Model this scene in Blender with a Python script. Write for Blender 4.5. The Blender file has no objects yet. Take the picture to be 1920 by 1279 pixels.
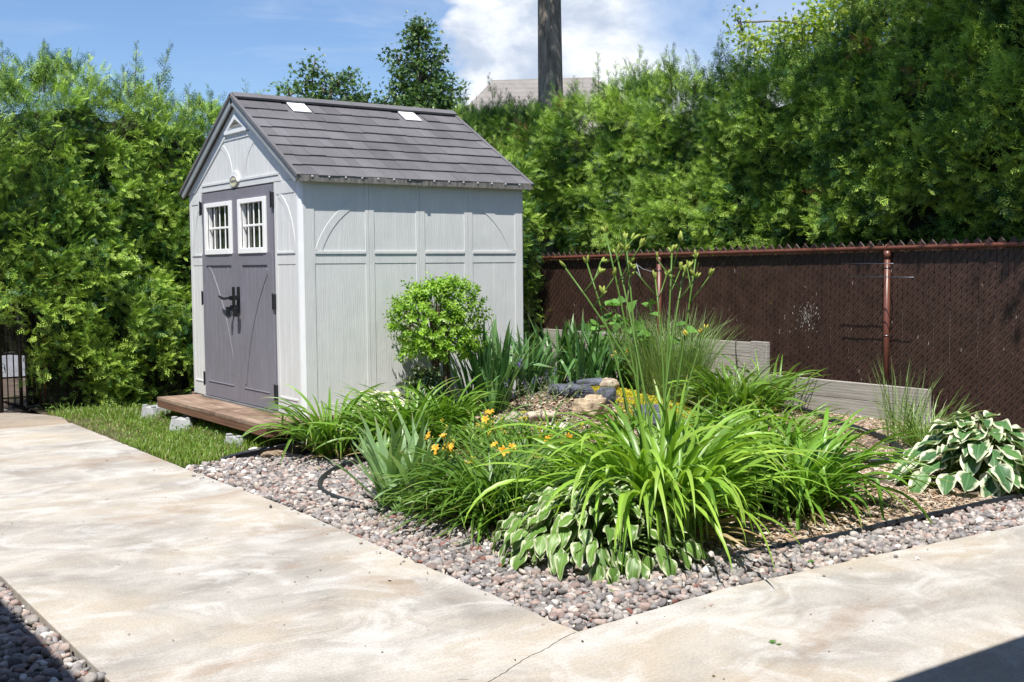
import bpy, math, random
import numpy as np
from mathutils import Matrix, Vector
PI = math.pi
# ------------------------------------------------------------------ camera, world, sun, exposure
# world axes: x runs along the shed side wall (away from camera), y along the shed front (to the left), z up.
# the origin is the near corner of the shed, z = 0 the top of the concrete.
S = bpy.context.scene
cd = bpy.data.cameras.new("camera"); cam = bpy.data.objects.new("camera", cd); S.collection.objects.link(cam)
rt = Vector((0.81352, -0.581473, -0.008598)); up = Vector((0.045008, 0.048215, 0.997822)); bk = Vector((-0.579793, -0.812135, 0.065395))
cam.matrix_world = Matrix(((rt.x, up.x, bk.x, -4.0827), (rt.y, up.y, bk.y, -8.6745), (rt.z, up.z, bk.z, 1.4893), (0, 0, 0, 1)))
cd.lens = 40.547; cd.sensor_width = 36; cd.clip_start = .05; cd.clip_end = 3000
S.camera = cam
SUN_TRAVEL = Vector((1.0, 0.85, -2.5)).normalized()
toward = -SUN_TRAVEL
sl = bpy.data.lights.new("sun", 'SUN'); sl.energy = 5.0; sl.angle = math.radians(.53); sl.color = (1.0, .955, .88)
so = bpy.data.objects.new("sun", sl); S.collection.objects.link(so)
so.rotation_euler = toward.to_track_quat('Z', 'Y').to_euler(); so.location = (-10, -6, 25)
S.view_settings.view_transform = 'Standard'; S.view_settings.look = 'None'
S.view_settings.exposure = 0.6; S.view_settings.gamma = 1.0
W = bpy.data.worlds.new("World"); S.world = W; W.use_nodes = True
nt = W.node_tree; nt.nodes.clear()
def wn(t, **k):
    n = nt.nodes.new(t)
    for a, b in k.items(): setattr(n, a, b)
    return n
sky = wn('ShaderNodeTexSky', sky_type='NISHITA', sun_disc=False)
sky.sun_elevation = math.asin(toward.z); sky.sun_rotation = math.atan2(toward.x, toward.y)
sky.air_density = 1.0; sky.dust_density = .4; sky.ozone_density = 2.2
bg = wn('ShaderNodeBackground'); bg.inputs['Strength'].default_value = 0.075
wo = wn('ShaderNodeOutputWorld')
tc = wn('ShaderNodeTexCoord')
def wmath(op, a, b=None, c=None, clamp=False):
    m = wn('ShaderNodeMath', operation=op, use_clamp=clamp)
    for i, v in enumerate((a, b, c)):
        if v is None: continue
        if isinstance(v, (int, float)): m.inputs[i].default_value = v
        else: nt.links.new(v, m.inputs[i])
    return m.outputs[0]
def wdot(vec):
    d = wn('ShaderNodeVectorMath', operation='DOT_PRODUCT'); nt.links.new(tc.outputs['Generated'], d.inputs[0]); d.inputs[1].default_value = vec
    return d.outputs['Value']
def wnoise(scale, detail, rough, loc=(0, 0, 0), sc=(1, 1, 1), dist=0.0):
    mp = wn('ShaderNodeMapping'); mp.inputs['Location'].default_value = loc; mp.inputs['Scale'].default_value = sc
    nt.links.new(tc.outputs['Generated'], mp.inputs['Vector'])
    n = wn('ShaderNodeTexNoise'); n.inputs['Scale'].default_value = scale; n.inputs['Detail'].default_value = detail
    n.inputs['Roughness'].default_value = rough; n.inputs['Distortion'].default_value = dist
    nt.links.new(mp.outputs['Vector'], n.inputs['Vector']); return n.outputs['Fac']
def wramp(v, a, b, smooth=True):
    m = wn('ShaderNodeMapRange', interpolation_type='SMOOTHSTEP' if smooth else 'LINEAR')
    nt.links.new(v, m.inputs['Value']); m.inputs['From Min'].default_value = a; m.inputs['From Max'].default_value = b
    return m.outputs['Result']
# cumulus bank in one quarter of the sky (towards +x+y), wisps elsewhere
near = wramp(wdot(Vector((0.642, 0.743, 0.165)).normalized()), 0.978, 0.9935)
n1 = wnoise(7.5, 9, .58, (3.1, .4, 1.7), (1, 1, 1.9), .25)
cum = wramp(wmath('ADD', wmath('SUBTRACT', n1, .05), wmath('MULTIPLY', near, .42)), .60, .72)
hole = wramp(wdot(Vector((0.70, 0.67, 0.215)).normalized()), 0.9955, 0.9992)
cum = wmath('MULTIPLY', cum, wmath('SUBTRACT', 1.0, wmath('MULTIPLY', hole, .75)))
n2 = wnoise(3.2, 7, .62, (.3, 5.2, .9), (1, 1, 6.5), .5)
wisp = wmath('MULTIPLY', wramp(n2, .46, .78), .42)
dens = wmath('MAXIMUM', cum, wisp, clamp=True)
shade = wramp(wnoise(9, 6, .6, (7.2, 1.1, 2.0), (1, 1, 1.6), .3), .38, .62)
cc = wn('ShaderNodeMix', data_type='RGBA'); nt.links.new(shade, cc.inputs['Factor'])
cc.inputs['A'].default_value = (5.2, 6.0, 7.4, 1); cc.inputs['B'].default_value = (9.6, 9.9, 10.3, 1)
tint = wn('ShaderNodeMix', data_type='RGBA', blend_type='MULTIPLY'); tint.inputs['Factor'].default_value = 1
nt.links.new(sky.outputs['Color'], tint.inputs['A']); tint.inputs['B'].default_value = (.97, 1.10, 1.30, 1)
mx = wn('ShaderNodeMix', data_type='RGBA'); nt.links.new(dens, mx.inputs['Factor'])
nt.links.new(tint.outputs['Result'], mx.inputs['A']); nt.links.new(cc.outputs['Result'], mx.inputs['B'])
nt.links.new(mx.outputs['Result'], bg.inputs['Color']); nt.links.new(bg.outputs[0], wo.inputs[0])
S.render.engine = 'CYCLES'

# ------------------------------------------------------------------ helpers
rng = np.random.default_rng(7)
def tag(o, label=None, cat=None, group=None, kind=None):
    if label: o['label'] = label
    if cat: o['category'] = cat
    if group: o['group'] = group
    if kind: o['kind'] = kind
    return o
def empty(name, loc=(0, 0, 0), label=None, cat=None, group=None):
    o = bpy.data.objects.new(name, None); o.location = loc; o.empty_display_size = .2
    S.collection.objects.link(o); return tag(o, label, cat, group)
class MB:
    """collects faces and links them as ONE mesh object"""
    def __init__(s): s.V = []; s.F = []; s.C = []; s.n = 0
    def add(s, V, F, col=None):
        V = np.asarray(V, float).reshape(-1, 3); F = np.asarray(F, int)
        s.V.append(V); s.F.append(F + s.n); s.n += len(V)
        c = np.ones((len(V), 4)); 
        if col is not None: c[:, :3] = col
        s.C.append(c); return s
    def box(s, x0, x1, y0, y1, z0, z1, col=None):
        V = [(x, y, z) for x in (x0, x1) for y in (y0, y1) for z in (z0, z1)]
        return s.add(V, [(0, 1, 3, 2), (4, 6, 7, 5), (0, 4, 5, 1), (2, 3, 7, 6), (0, 2, 6, 4), (1, 5, 7, 3)], col)
    def obox(s, c, ax, ay, az, col=None):
        c, ax, ay, az = map(lambda q: np.array(q, float), (c, ax, ay, az))
        V = [c + i*ax + j*ay + k*az for i in (-1, 1) for j in (-1, 1) for k in (-1, 1)]
        return s.add(V, [(0, 1, 3, 2), (4, 6, 7, 5), (0, 4, 5, 1), (2, 3, 7, 6), (0, 2, 6, 4), (1, 5, 7, 3)], col)
    def prism(s, poly, off, col=None):
        """poly: list of 3d points (planar), extruded by off"""
        P = np.array(poly, float); off = np.array(off, float); n = len(P)
        V = np.vstack([P, P + off])
        s.F.append(np.array([[i, (i+1) % n, n + (i+1) % n, n + i] for i in range(n)]) + s.n)
        s.V.append(V); c = np.ones((2*n, 4)); 
        if col is not None: c[:, :3] = col
        s.C.append(c)
        s.poly = getattr(s, 'poly', []); s.poly.append([s.n + n - 1 - i for i in range(n)]); s.poly.append([s.n + n + i for i in range(n)])
        s.n += 2*n; return s
    def tube(s, pts, rad, k=8, col=None, cap=True):
        P = np.array(pts, float); n = len(P); rad = np.broadcast_to(np.asarray(rad, float), (n,))
        T = np.gradient(P, axis=0); T /= np.linalg.norm(T, axis=1)[:, None] + 1e-12
        a = np.cross(T, (0, 0, 1.0)); bad = np.linalg.norm(a, axis=1) < .15
        a[bad] = np.cross(T[bad], (1.0, 0, 0)); a /= np.linalg.norm(a, axis=1)[:, None]
        for i in range(1, n):
            q = a[i-1] - T[i]*np.dot(a[i-1], T[i]); l = np.linalg.norm(q)
            if l > 1e-6: a[i] = q/l
        b = np.cross(T, a)
        th = np.arange(k)*2*PI/k
        V = P[:, None] + rad[:, None, None]*(np.cos(th)[None, :, None]*a[:, None] + np.sin(th)[None, :, None]*b[:, None])
        F = [(i*k+j, i*k+(j+1) % k, (i+1)*k+(j+1) % k, (i+1)*k+j) for i in range(n-1) for j in range(k)]
        V = V.reshape(-1, 3)
        if cap:
            V = np.vstack([V, P[:1], P[-1:]]); c0 = n*k; c1 = n*k+1
            F += [(c0, (j+1) % k, j, c0) for j in range(k)] + [(c1, (n-1)*k+j, (n-1)*k+(j+1) % k, c1) for j in range(k)]
            tri = [f[:3] for f in F[-2*k:]]; F = F[:-2*k]
            s.add(V, F, col); s.F.append(np.array(tri) + s.n - len(V)); return s
        return s.add(V, F, col)
    def inst(s, T, TF, P, X, Y, Z, sc, col):
        """numpy instancing of a template: T (m,3), TF (k,q); P,X,Y,Z (N,3), sc (N,) or (N,3), col (N,3) or (N,m,3)"""
        N = len(P); m = len(T); sc = np.asarray(sc, float)
        if sc.ndim == 1: sc = np.repeat(sc[:, None], 3, 1)
        L = T[None]*sc[:, None, :]
        V = P[:, None] + L[..., 0:1]*X[:, None] + L[..., 1:2]*Y[:, None] + L[..., 2:3]*Z[:, None]
        F = (TF[None] + (np.arange(N)*m)[:, None, None]).reshape(-1, TF.shape[1])
        c = np.ones((N, m, 4)); c[..., :3] = col if np.ndim(col) == 3 else np.asarray(col)[:, None, :]
        s.V.append(V.reshape(-1, 3)); s.F.append(F + s.n); s.C.append(c.reshape(-1, 4)); s.n += N*m; return s
    def build(s, name, mat, parent=None, smooth=False, bevel=0, label=None):
        me = bpy.data.meshes.new(name)
        V = np.vstack(s.V).astype(np.float32); C = np.vstack(s.C).astype(np.float32)
        me.vertices.add(len(V)); me.vertices.foreach_set('co', V.ravel())
        loops = []; starts = []; st = 0; tot = []
        for F in s.F:
            F = np.asarray(F)
            if len(F) == 0: continue
            loops.append(F.ravel()); k = F.shape[1]; starts.append(st + np.arange(len(F))*k); tot.append(np.full(len(F), k)); st += F.size
        for p in getattr(s, 'poly', []):
            loops.append(np.array(p)); starts.append(np.array([st])); tot.append(np.array([len(p)])); st += len(p)
        loops = np.concatenate(loops); starts = np.concatenate(starts); tot = np.concatenate(tot)
        me.loops.add(len(loops)); me.loops.foreach_set('vertex_index', loops.astype(np.int32))
        me.polygons.add(len(starts)); me.polygons.foreach_set('loop_start', starts.astype(np.int32)); me.polygons.foreach_set('loop_total', tot.astype(np.int32))
        me.update(calc_edges=True)
        at = me.color_attributes.new('Col', 'FLOAT_COLOR', 'POINT'); at.data.foreach_set('color', C.ravel())
        me.polygons.foreach_set('use_smooth', np.full(len(starts), bool(smooth)))
        me.materials.append(mat)
        o = bpy.data.objects.new(name, me); S.collection.objects.link(o)
        if parent is not None:
            o.parent = parent
            me.transform(Matrix.Translation(-parent_loc(parent)))
        if bevel:
            b = o.modifiers.new('bevel', 'BEVEL'); b.width = bevel; b.segments = 2; b.limit_method = 'ANGLE'; b.angle_limit = .6
        if label: o['label'] = label
        return o
def parent_loc(p):
    v = Vector((0, 0, 0))
    while p is not None: v = v + p.location; p = p.parent
    return v
def nrm(a): return a/(np.linalg.norm(a, axis=-1, keepdims=True) + 1e-12)
def frame_from(tip, rollv):
    X = nrm(tip); Y = nrm(np.cross(rollv, X)); Z = np.cross(X, Y); return X, Y, Z
class VN:
    """cheap smooth 3d noise, range about -1..1"""
    def __init__(s, seed, freq, n=14):
        r = np.random.default_rng(seed); d = nrm(r.normal(size=(n, 3))); f = freq*r.uniform(.5, 1.8, n)
        s.k = d*f[:, None]; s.p = r.uniform(0, 2*PI, n); s.n = n
    def __call__(s, P): return np.sin(P @ s.k.T + s.p).sum(-1)/math.sqrt(s.n)*1.2

# ------------------------------------------------------------------ materials
def mat(name):
    m = bpy.data.materials.new(name); m.use_nodes = True; t = m.node_tree; t.nodes.clear()
    out = t.nodes.new('ShaderNodeOutputMaterial'); b = t.nodes.new('ShaderNodeBsdfPrincipled'); t.links.new(b.outputs[0], out.inputs[0])
    return m, t, b, out
class NB:
    def __init__(s, t, coord='Object'):
        s.t = t; c = t.nodes.new('ShaderNodeTexCoord'); s.co = c.outputs[coord]
    def link(s, v, i):
        if isinstance(v, bpy.types.NodeSocket): s.t.links.new(v, i)
        elif isinstance(v, (tuple, list)) and len(v) == 3 and i.type == 'RGBA': i.default_value = (*v, 1)
        else: i.default_value = v
    def map(s, scale=(1, 1, 1), rot=(0, 0, 0), loc=(0, 0, 0), v=None):
        n = s.t.nodes.new('ShaderNodeMapping'); n.inputs['Scale'].default_value = scale; n.inputs['Rotation'].default_value = rot; n.inputs['Location'].default_value = loc
        s.t.links.new(v or s.co, n.inputs[0]); return n.outputs[0]
    def noise(s, scale, detail=6, rough=.55, dist=0, v=None, out='Fac'):
        n = s.t.nodes.new('ShaderNodeTexNoise'); n.inputs['Scale'].default_value = scale; n.inputs['Detail'].default_value = detail
        n.inputs['Roughness'].default_value = rough; n.inputs['Distortion'].default_value = dist
        s.t.links.new(v or s.co, n.inputs['Vector']); return n.outputs[out]
    def wave(s, scale, dist=4, detail=3, typ='BANDS', v=None, dscale=1.0, direction='X'):
        n = s.t.nodes.new('ShaderNodeTexWave'); n.wave_type = typ
        if typ == 'BANDS': n.bands_direction = direction
        else: n.rings_direction = direction
        n.inputs['Scale'].default_value = scale; n.inputs['Distortion'].default_value = dist; n.inputs['Detail'].default_value = detail; n.inputs['Detail Scale'].default_value = dscale
        s.t.links.new(v or s.co, n.inputs['Vector']); return n.outputs['Fac']
    def vor(s, scale, feature='F1', v=None, out='Distance'):
        n = s.t.nodes.new('ShaderNodeTexVoronoi'); n.feature = feature; n.inputs['Scale'].default_value = scale
        s.t.links.new(v or s.co, n.inputs['Vector']); return n.outputs[out]
    def ramp(s, v, stops, interp='LINEAR'):
        n = s.t.nodes.new('ShaderNodeValToRGB'); n.color_ramp.interpolation = interp; e = n.color_ramp.elements
        while len(e) < len(stops): e.new(.5)
        for el, (p, c) in zip(e, stops):
            el.position = p; el.color = (*c, 1) if isinstance(c, tuple) else (c, c, c, 1)
        s.t.links.new(v, n.inputs[0]); return n.outputs[0]
    def mix(s, f, a, b, mode='MIX'):
        n = s.t.nodes.new('ShaderNodeMix'); n.data_type = 'RGBA'; n.blend_type = mode
        s.link(f, n.inputs['Factor']); s.link(a, n.inputs['A']); s.link(b, n.inputs['B']); return n.outputs['Result']
    def math(s, op, a, b=0.0):
        n = s.t.nodes.new('ShaderNodeMath'); n.operation = op; s.link(a, n.inputs[0]); s.link(b, n.inputs[1]); return n.outputs[0]
    def attr(s, name='Col'):
        n = s.t.nodes.new('ShaderNodeAttribute'); n.attribute_name = name; return n.outputs['Color']
    def bump(s, h, strength=.4, dist=.01, prev=None):
        n = s.t.nodes.new('ShaderNodeBump'); n.inputs['Strength'].default_value = strength; n.inputs['Distance'].default_value = dist
        s.t.links.new(h, n.inputs['Height'])
        if prev is not None: s.t.links.new(prev, n.inputs['Normal'])
        return n.outputs[0]
def simple(name, col, rough=.6, bscale=0, bstr=.3, var=.12, vscale=6, metal=0, spec=.5, bdist=.004):
    m, t, b, o = mat(name); n = NB(t)
    f = n.noise(vscale, 8, .6); c2 = tuple(max(0, x*(1-var*2)) for x in col); c1 = tuple(min(1, x*(1+var)) for x in col)
    t.links.new(n.ramp(f, [(.3, c2), (.7, c1)]), b.inputs['Base Color'])
    b.inputs['Roughness'].default_value = rough; b.inputs['Metallic'].default_value = metal; b.inputs['Specular IOR Level'].default_value = spec
    if bscale: t.links.new(n.bump(n.noise(bscale, 8, .65), bstr, bdist), b.inputs['Normal'])
    return m
def leafmat(name, trans=.3, rough=.45, spec=.4, tcol=(1.25, 1.35, .55), bump=None):
    m, t, b, o = mat(name); n = NB(t); a = n.attr()
    t.links.new(a, b.inputs['Base Color']); b.inputs['Roughness'].default_value = rough; b.inputs['Specular IOR Level'].default_value = spec
    tr = t.nodes.new('ShaderNodeBsdfTranslucent'); t.links.new(n.mix(1.0, a, tcol, 'MULTIPLY'), tr.inputs[0])
    mx = t.nodes.new('ShaderNodeMixShader'); mx.inputs[0].default_value = trans
    t.links.new(b.outputs[0], mx.inputs[1]); t.links.new(tr.outputs[0], mx.inputs[2]); t.links.new(mx.outputs[0], o.inputs[0])
    if bump: t.links.new(n.bump(n.noise(bump, 3, .5), .4, .003), b.inputs['Normal'])
    return m
M_leaf = leafmat('blade_leaf', .30, .38, .45)
M_cedar = leafmat('cedar_foliage', .17, .45, .4)
M_core = simple('cedar_gap_shade', (.030, .036, .014), .95, 25, .8, .5, 9, bdist=.05)  # near-black core colour stands for the shade seen in hedge gaps
M_hosta = leafmat('hosta_leaf', .22, .42, .4)
M_petal = leafmat('petal', .3, .5, .3, (1.1, 1.0, .8))
def attr_mat(name, rough=.8, bscale=60, bstr=.3, bdist=.003, spec=.3, mult=None):
    m, t, b, o = mat(name); n = NB(t); a = n.attr()
    f = n.ramp(n.noise(bscale*.6, 6, .7), [(.3, .62), (.72, 1.25)])
    t.links.new(n.mix(1.0, a, f, 'MULTIPLY'), b.inputs['Base Color'])
    b.inputs['Roughness'].default_value = rough; b.inputs['Specular IOR Level'].default_value = spec
    t.links.new(n.bump(n.noise(bscale, 6, .6), bstr, bdist), b.inputs['Normal']); return m
M_stone = attr_mat('gravel_stone', .85, 90, .35, .002)
M_rock = attr_mat('garden_rock', .85, 24, .7, .02)
M_chip = attr_mat('wood_chips', .9, 60, .4, .002)
# shed plastic with embossed wood grain running along z
def grain_mat(name, col, col2, rough=.5, strength=.25, stain=.25):
    m, t, b, o = mat(name); n = NB(t)
    v = n.map((9, 9, .8))
    w = n.wave(3.0, 11, 4, v=n.map((5, 5, .7)), dscale=1.4)
    g = n.noise(14, 5, .6, .3, v=n.map((6, 6, .35)))
    h = n.math('ADD', n.math('MULTIPLY', w, .7), n.math('MULTIPLY', g, .6))
    b1 = n.bump(h, strength, .006); b2 = n.bump(n.noise(1.8, 3, .5), .12, .05, b1)
    t.links.new(b2, b.inputs['Normal'])
    d = n.ramp(n.noise(2.2, 7, .62, .6), [(.35, col2), (.62, col)])
    d = n.mix(stain, d, n.ramp(n.noise(5, 8, .7, v=n.map((3, 3, .5))), [(.3, tuple(x*.72 for x in col)), (.6, col)]))
    t.links.new(d, b.inputs['Base Color']); b.inputs['Roughness'].default_value = rough; b.inputs['Specular IOR Level'].default_value = .4
    return m
M_shed = grain_mat('shed_plastic_grey', (.645, .655, .65), (.59, .605, .60), strength=.15, stain=.3)
M_trim = simple('shed_trim_white', (.68, .70, .71), .6, 0, var=.03)
M_door = grain_mat('shed_door_plastic', (.205, .20, .235), (.18, .175, .205), .45, .3, .3)
M_win = simple('window_frame_white', (.85, .85, .84), .4, 0, var=.02)
M_black = simple('black_hardware', (.012, .013, .018), .35, 0, var=.1)
M_barge = simple('grey_barge_board', (.27, .29, .30), .5, 30, .2, .08)
def roofmat():
    m, t, b, o = mat('roof_shingle'); n = NB(t)
    f = n.ramp(n.noise(220, 3, .8), [(.3, (.098, .094, .100)), (.7, (.170, .163, .172))])
    g = n.ramp(n.noise(2.0, 6, .6), [(.35, .82), (.65, 1.12)])
    t.links.new(n.mix(1.0, n.mix(1.0, f, g, 'MULTIPLY'), n.attr(), 'MULTIPLY'), b.inputs['Base Color']); b.inputs['Roughness'].default_value = .62
    t.links.new(n.bump(n.noise(260, 4, .7), .5, .002), b.inputs['Normal']); return m
M_roof = roofmat()
def eavemat():
    m, t, b, o = mat('weathered_roof_edge'); n = NB(t)
    f = n.ramp(n.noise(40, 6, .7, v=n.map((1, 1, .15))), [(.35, (.07, .065, .06)), (.7, (.26, .25, .235))])
    t.links.new(f, b.inputs['Base Color']); b.inputs['Roughness'].default_value = .8; return m
M_eave = eavemat()
def glassmat():
    m, t, b, o = mat('window_glass'); n = NB(t)
    t.links.new(n.ramp(n.noise(3, 3, .5), [(.3, (.02, .025, .02)), (.7, (.05, .06, .045))]), b.inputs['Base Color'])
    b.inputs['Roughness'].default_value = .08; b.inputs['Specular IOR Level'].default_value = .35; return m
M_glass = glassmat()
M_sky = simple('skylight_panel', (.82, .84, .85), .4, 0, var=.02)
def woodmat(name, ca, cb, axis='x', rough=.8, scale=1.0, dirt=None):
    m, t, b, o = mat(name); n = NB(t)
    sc = {'x': (.6, 9, 9), 'y': (9, .6, 9)}[axis]
    v = n.map(tuple(q*scale for q in sc)); w = n.wave(1.6, 7, 5, v=v, dscale=1.2, direction='Z'); g = n.noise(5, 8, .7, .4, v=v)
    f = n.math('ADD', n.math('MULTIPLY', w, .16), n.math('MULTIPLY', g, .84))
    c = n.ramp(f, [(.28, ca), (.66, cb)])
    if dirt: c = n.mix(n.ramp(n.noise(2.6, 8, .65, .5), [(.42, 0.0), (.62, .75)]), c, dirt)
    t.links.new(c, b.inputs['Base Color']); b.inputs['Roughness'].default_value = rough
    t.links.new(n.bump(f, .5, .006), b.inputs['Normal']); return m
M_deck = woodmat('deck_boards', (.17, .10, .066), (.36, .27, .205), 'y', dirt=(.10, .055, .035))
M_fascia = woodmat('deck_fascia', (.085, .04, .024), (.19, .095, .055), 'y')
M_grey = woodmat('weathered_timber', (.20, .185, .165), (.40, .375, .335), 'y', .85, .7)
M_greyx = woodmat('weathered_timber_end', (.18, .165, .15), (.38, .355, .32), 'x', .85, .7)
def concrete(name, warm=1.0, dark=1.0, arcs=()):
    m, t, b, o = mat(name); n = NB(t)
    k = lambda c: tuple(x*dark for x in c)
    v = n.map((.85, 1.2, 1), (0, 0, math.radians(35)))
    big = n.noise(1.5, 10, .62, 1.1, v=v)
    c = n.ramp(big, [(.32, k((.315, .298, .275))), (.44, k((.40, .385, .362))), (.55, k((.485, .47, .443))), (.68, k((.585, .57, .54)))])
    tan = n.noise(1.0, 9, .64, .7, v=n.map((.8, 1.2, 1), (0, 0, .6), (3, 7, 0)))
    c = n.mix(n.ramp(tan, [(.44, 0.0), (.64, .75)]), c, k((.54, .475, .38)))
    blotch = n.noise(2.3, 10, .68, 1.2, v=n.map((.9, 1.15, 1), (0, 0, math.radians(28)), (4, 2, 0)))
    c = n.mix(n.ramp(blotch, [(.49, 0.0), (.62, .62)]), c, k((.66, .66, .65)))
    rust = n.noise(.9, 9, .62, 1.0, v=n.map((.9, 1.5, 1), (0, 0, .5), (9, 3, 0)))
    c = n.mix(n.ramp(rust, [(.57, 0.0), (.70, .6)]), c, k((.35, .245, .165)))
    dis = n.noise(2.2, 5, .6, out='Color'); brk = n.ramp(n.noise(3.1, 7, .65, .5, v=n.map((1, 1, 1), (0, 0, 0), (5, 5, 5))), [(.50, 0.0), (.62, .6)])
    for (ax, ay, rr, w_, st) in arcs:      # pale marks left by the float
        va = t.nodes.new('ShaderNodeVectorMath'); va.operation = 'MULTIPLY_ADD'; t.links.new(dis, va.inputs[0]); va.inputs[1].default_value = (.16, .16, 0); t.links.new(n.co, va.inputs[2])
        ds = t.nodes.new('ShaderNodeVectorMath'); ds.operation = 'DISTANCE'; t.links.new(n.map((1, 1.25, 0), v=va.outputs[0]), ds.inputs[0]); ds.inputs[1].default_value = (ax+.08, (ay+.08)*1.25, 0)
        d = n.math('ABSOLUTE', n.math('SUBTRACT', ds.outputs['Value'], rr)); f = n.ramp(n.math('DIVIDE', d, w_), [(.0, st), (1.0, 0.0)])
        c = n.mix(n.math('MULTIPLY', f, brk), c, k((.78, .78, .77)))
    fine = n.wave(6.5, 2.6, 4, 'RINGS', v=n.map((1, 1.4, 1), (0, 0, .3), (1.2, 3.7, 0)), dscale=.8, direction='Z')
    sp = n.ramp(n.noise(85, 5, .75), [(.30, .74), (.6, 1.07)]); c = n.mix(1.0, c, sp, 'MULTIPLY')
    pit = n.ramp(n.vor(60), [(.04, .45), (.10, 1.0)]); pm = n.ramp(n.noise(2.5, 4, .6), [(.5, 0.0), (.62, .8)]); c = n.mix(pm, c, n.mix(1.0, c, pit, 'MULTIPLY'))
    if warm != 1: c = n.mix(1.0, c, (warm, 1, 1/warm), 'MULTIPLY')
    t.links.new(c, b.inputs['Base Color']); b.inputs['Roughness'].default_value = .85; b.inputs['Specular IOR Level'].default_value = .3
    b1 = n.bump(n.noise(120, 6, .75), .35, .003); b2 = n.bump(fine, .14, .005, b1); b3 = n.bump(big, .15, .02, b2)
    t.links.new(b3, b.inputs['Normal']); return m
ARCS = [(-2.15, -3.55, .34, .07, .8), (-1.9, -3.2, .22, .05, .6), (-2.3, -4.9, .55, .06, .5), (-1.9, -2.3, .5, .05, .6), (-2.5, -2.0, .38, .05, .5), (-1.6, -5.3, .42, .06, .5), (-2.4, -.6, .5, .05, .5), (-1.5, -.9, .35, .04, .5), (-.6, -6.2, .6, .05, .35), (.8, -5.8, .45, .04, .35), (1.9, -6.3, .6, .05, .35)]
M_conc = concrete('broomed_concrete', 1.025, .80, ARCS); M_conc2 = concrete('brown_concrete', 1.12, .55)
M_block = simple('precast_concrete', (.40, .41, .42), .9, 60, .4, .12, 9)
M_ground = simple('soil', (.085, .06, .042), .95, 30, .6, .3, 4, bdist=.03)
M_gbase = simple('gravel_bedding', (.075, .07, .066), .95, 40, .8, .35, 30, bdist=.02)
M_mulch = simple('mulch_soil', (.17, .125, .09), .95, 45, .8, .35, 14, bdist=.03)
M_lawnsoil = simple('lawn_soil', (.11, .085, .045), .95, 40, .6, .35, 6, bdist=.03)
M_slat = simple('brown_slat', (.064, .035, .027), .42, 90, .12, .2, 5)
M_post = simple('brown_enamel', (.135, .048, .032), .38, 50, .12, .15, 8)
M_wire = simple('dark_wire', (.014, .009, .008), .22, 0, var=.15, spec=.8)
M_rod = simple('grey_metal_rod', (.10, .11, .13), .3, 0, var=.1, metal=.6)
M_hose = simple('black_plastic_pipe', (.020, .022, .026), .42, 60, .1, .2)
M_edge = simple('black_plastic_edging', (.016, .019, .026), .35, 14, .4, .25, 9, bdist=.01)
def barkmat(name, a, b_, sc=1.0):
    m, t, b, o = mat(name); n = NB(t)
    v = n.map((5*sc, 5*sc, 1.1*sc)); f = n.noise(3, 9, .68, .6, v=v); g = n.vor(6*sc, v=n.map((2, 2, .5)))
    t.links.new(n.ramp(f, [(.32, a), (.66, b_)]), b.inputs['Base Color']); b.inputs['Roughness'].default_value = .9
    t.links.new(n.bump(n.math('ADD', f, n.math('MULTIPLY', g, .6)), .7, .02), b.inputs['Normal']); return m
M_bark = barkmat('maple_bark', (.085, .072, .058), (.30, .265, .225))
M_twig = barkmat('cedar_bark', (.06, .04, .028), (.17, .12, .085), 3)
M_deadwood = simple('shrub_stem', (.17, .12, .085), .85, 40, .5, .25, 20)
def housemat(name, c1, c2, axis='z'):
    m, t, b, o = mat(name); n = NB(t); w = n.wave(2.4, 0.6, 2, direction='Z')
    c = n.mix(.7, n.ramp(w, [(.1, c1), (.5, c2)]), n.ramp(n.noise(3, 7, .7), [(.3, c1), (.7, c2)]))
    t.links.new(c, b.inputs['Base Color']); b.inputs['Roughness'].default_value = .85; return m
M_hroof = housemat('distant_shingles', (.16, .145, .135), (.25, .23, .215))
M_hwall = simple('house_siding', (.48, .48, .50), .7, 0, var=.06, vscale=2)
M_eavew = simple('soffit_paint', (.55, .54, .52), .6, 0, var=.05)

# ------------------------------------------------------------------ ground and paving
def gz(x, y):
    """height of the planting bed"""
    h = .34*np.exp(-((x-1.95)/1.15)**2-((y+.5)/.85)**2)+.16*np.exp(-((x-3.2)/.9)**2-((y+.5)/1.1)**2)
    under = (x < 2.5) & (y > -.30)      # kept below the shed platform
    return np.where(under, np.minimum(h, .21), h)
g = MB(); g.add([(-400, -400, -.075), (400, -400, -.075), (400, 400, -.075), (-400, 400, -.075)], [(0, 1, 2, 3)])
tag(g.build('ground', M_ground), kind='structure')
def slab(name, poly, top, thick, m, jit=.003):
    P = []
    for i in range(len(poly)):
        a = np.array(poly[i]); b = np.array(poly[(i+1) % len(poly)]); L = np.linalg.norm(b-a); k = max(1, int(L/.06)) if L < 14 else 1
        d = (b-a)/L; nn = np.array([d[1], -d[0]])
        for j in range(k):
            q = a+(b-a)*j/k + (nn*rng.normal()*jit if (j and k > 1) else 0); P.append((q[0], q[1], top-thick))
    return tag(MB().prism(P, (0, 0, thick)).build(name, m, bevel=.006), kind='structure')
slab('concrete_path', [(-2.90, -14), (8, -14), (8, -5.10), (2.0, -5.10), (.7, -5.02), (-.3, -4.99), (-1.19, -5.07), (-1.14, -3.6), (-1.09, -2.0), (-1.12, -.3), (-1.10, 2.86), (-2.90, 2.86)], 0, .12, M_conc)
slab('concrete_slab', [(-2.90, 2.872), (-1.12, 2.872), (-1.05, 3.4), (-1.15, 3.75), (-1.35, 4.15), (-1.35, 9), (-2.90, 9)], -.003, .10, M_conc2)
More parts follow.
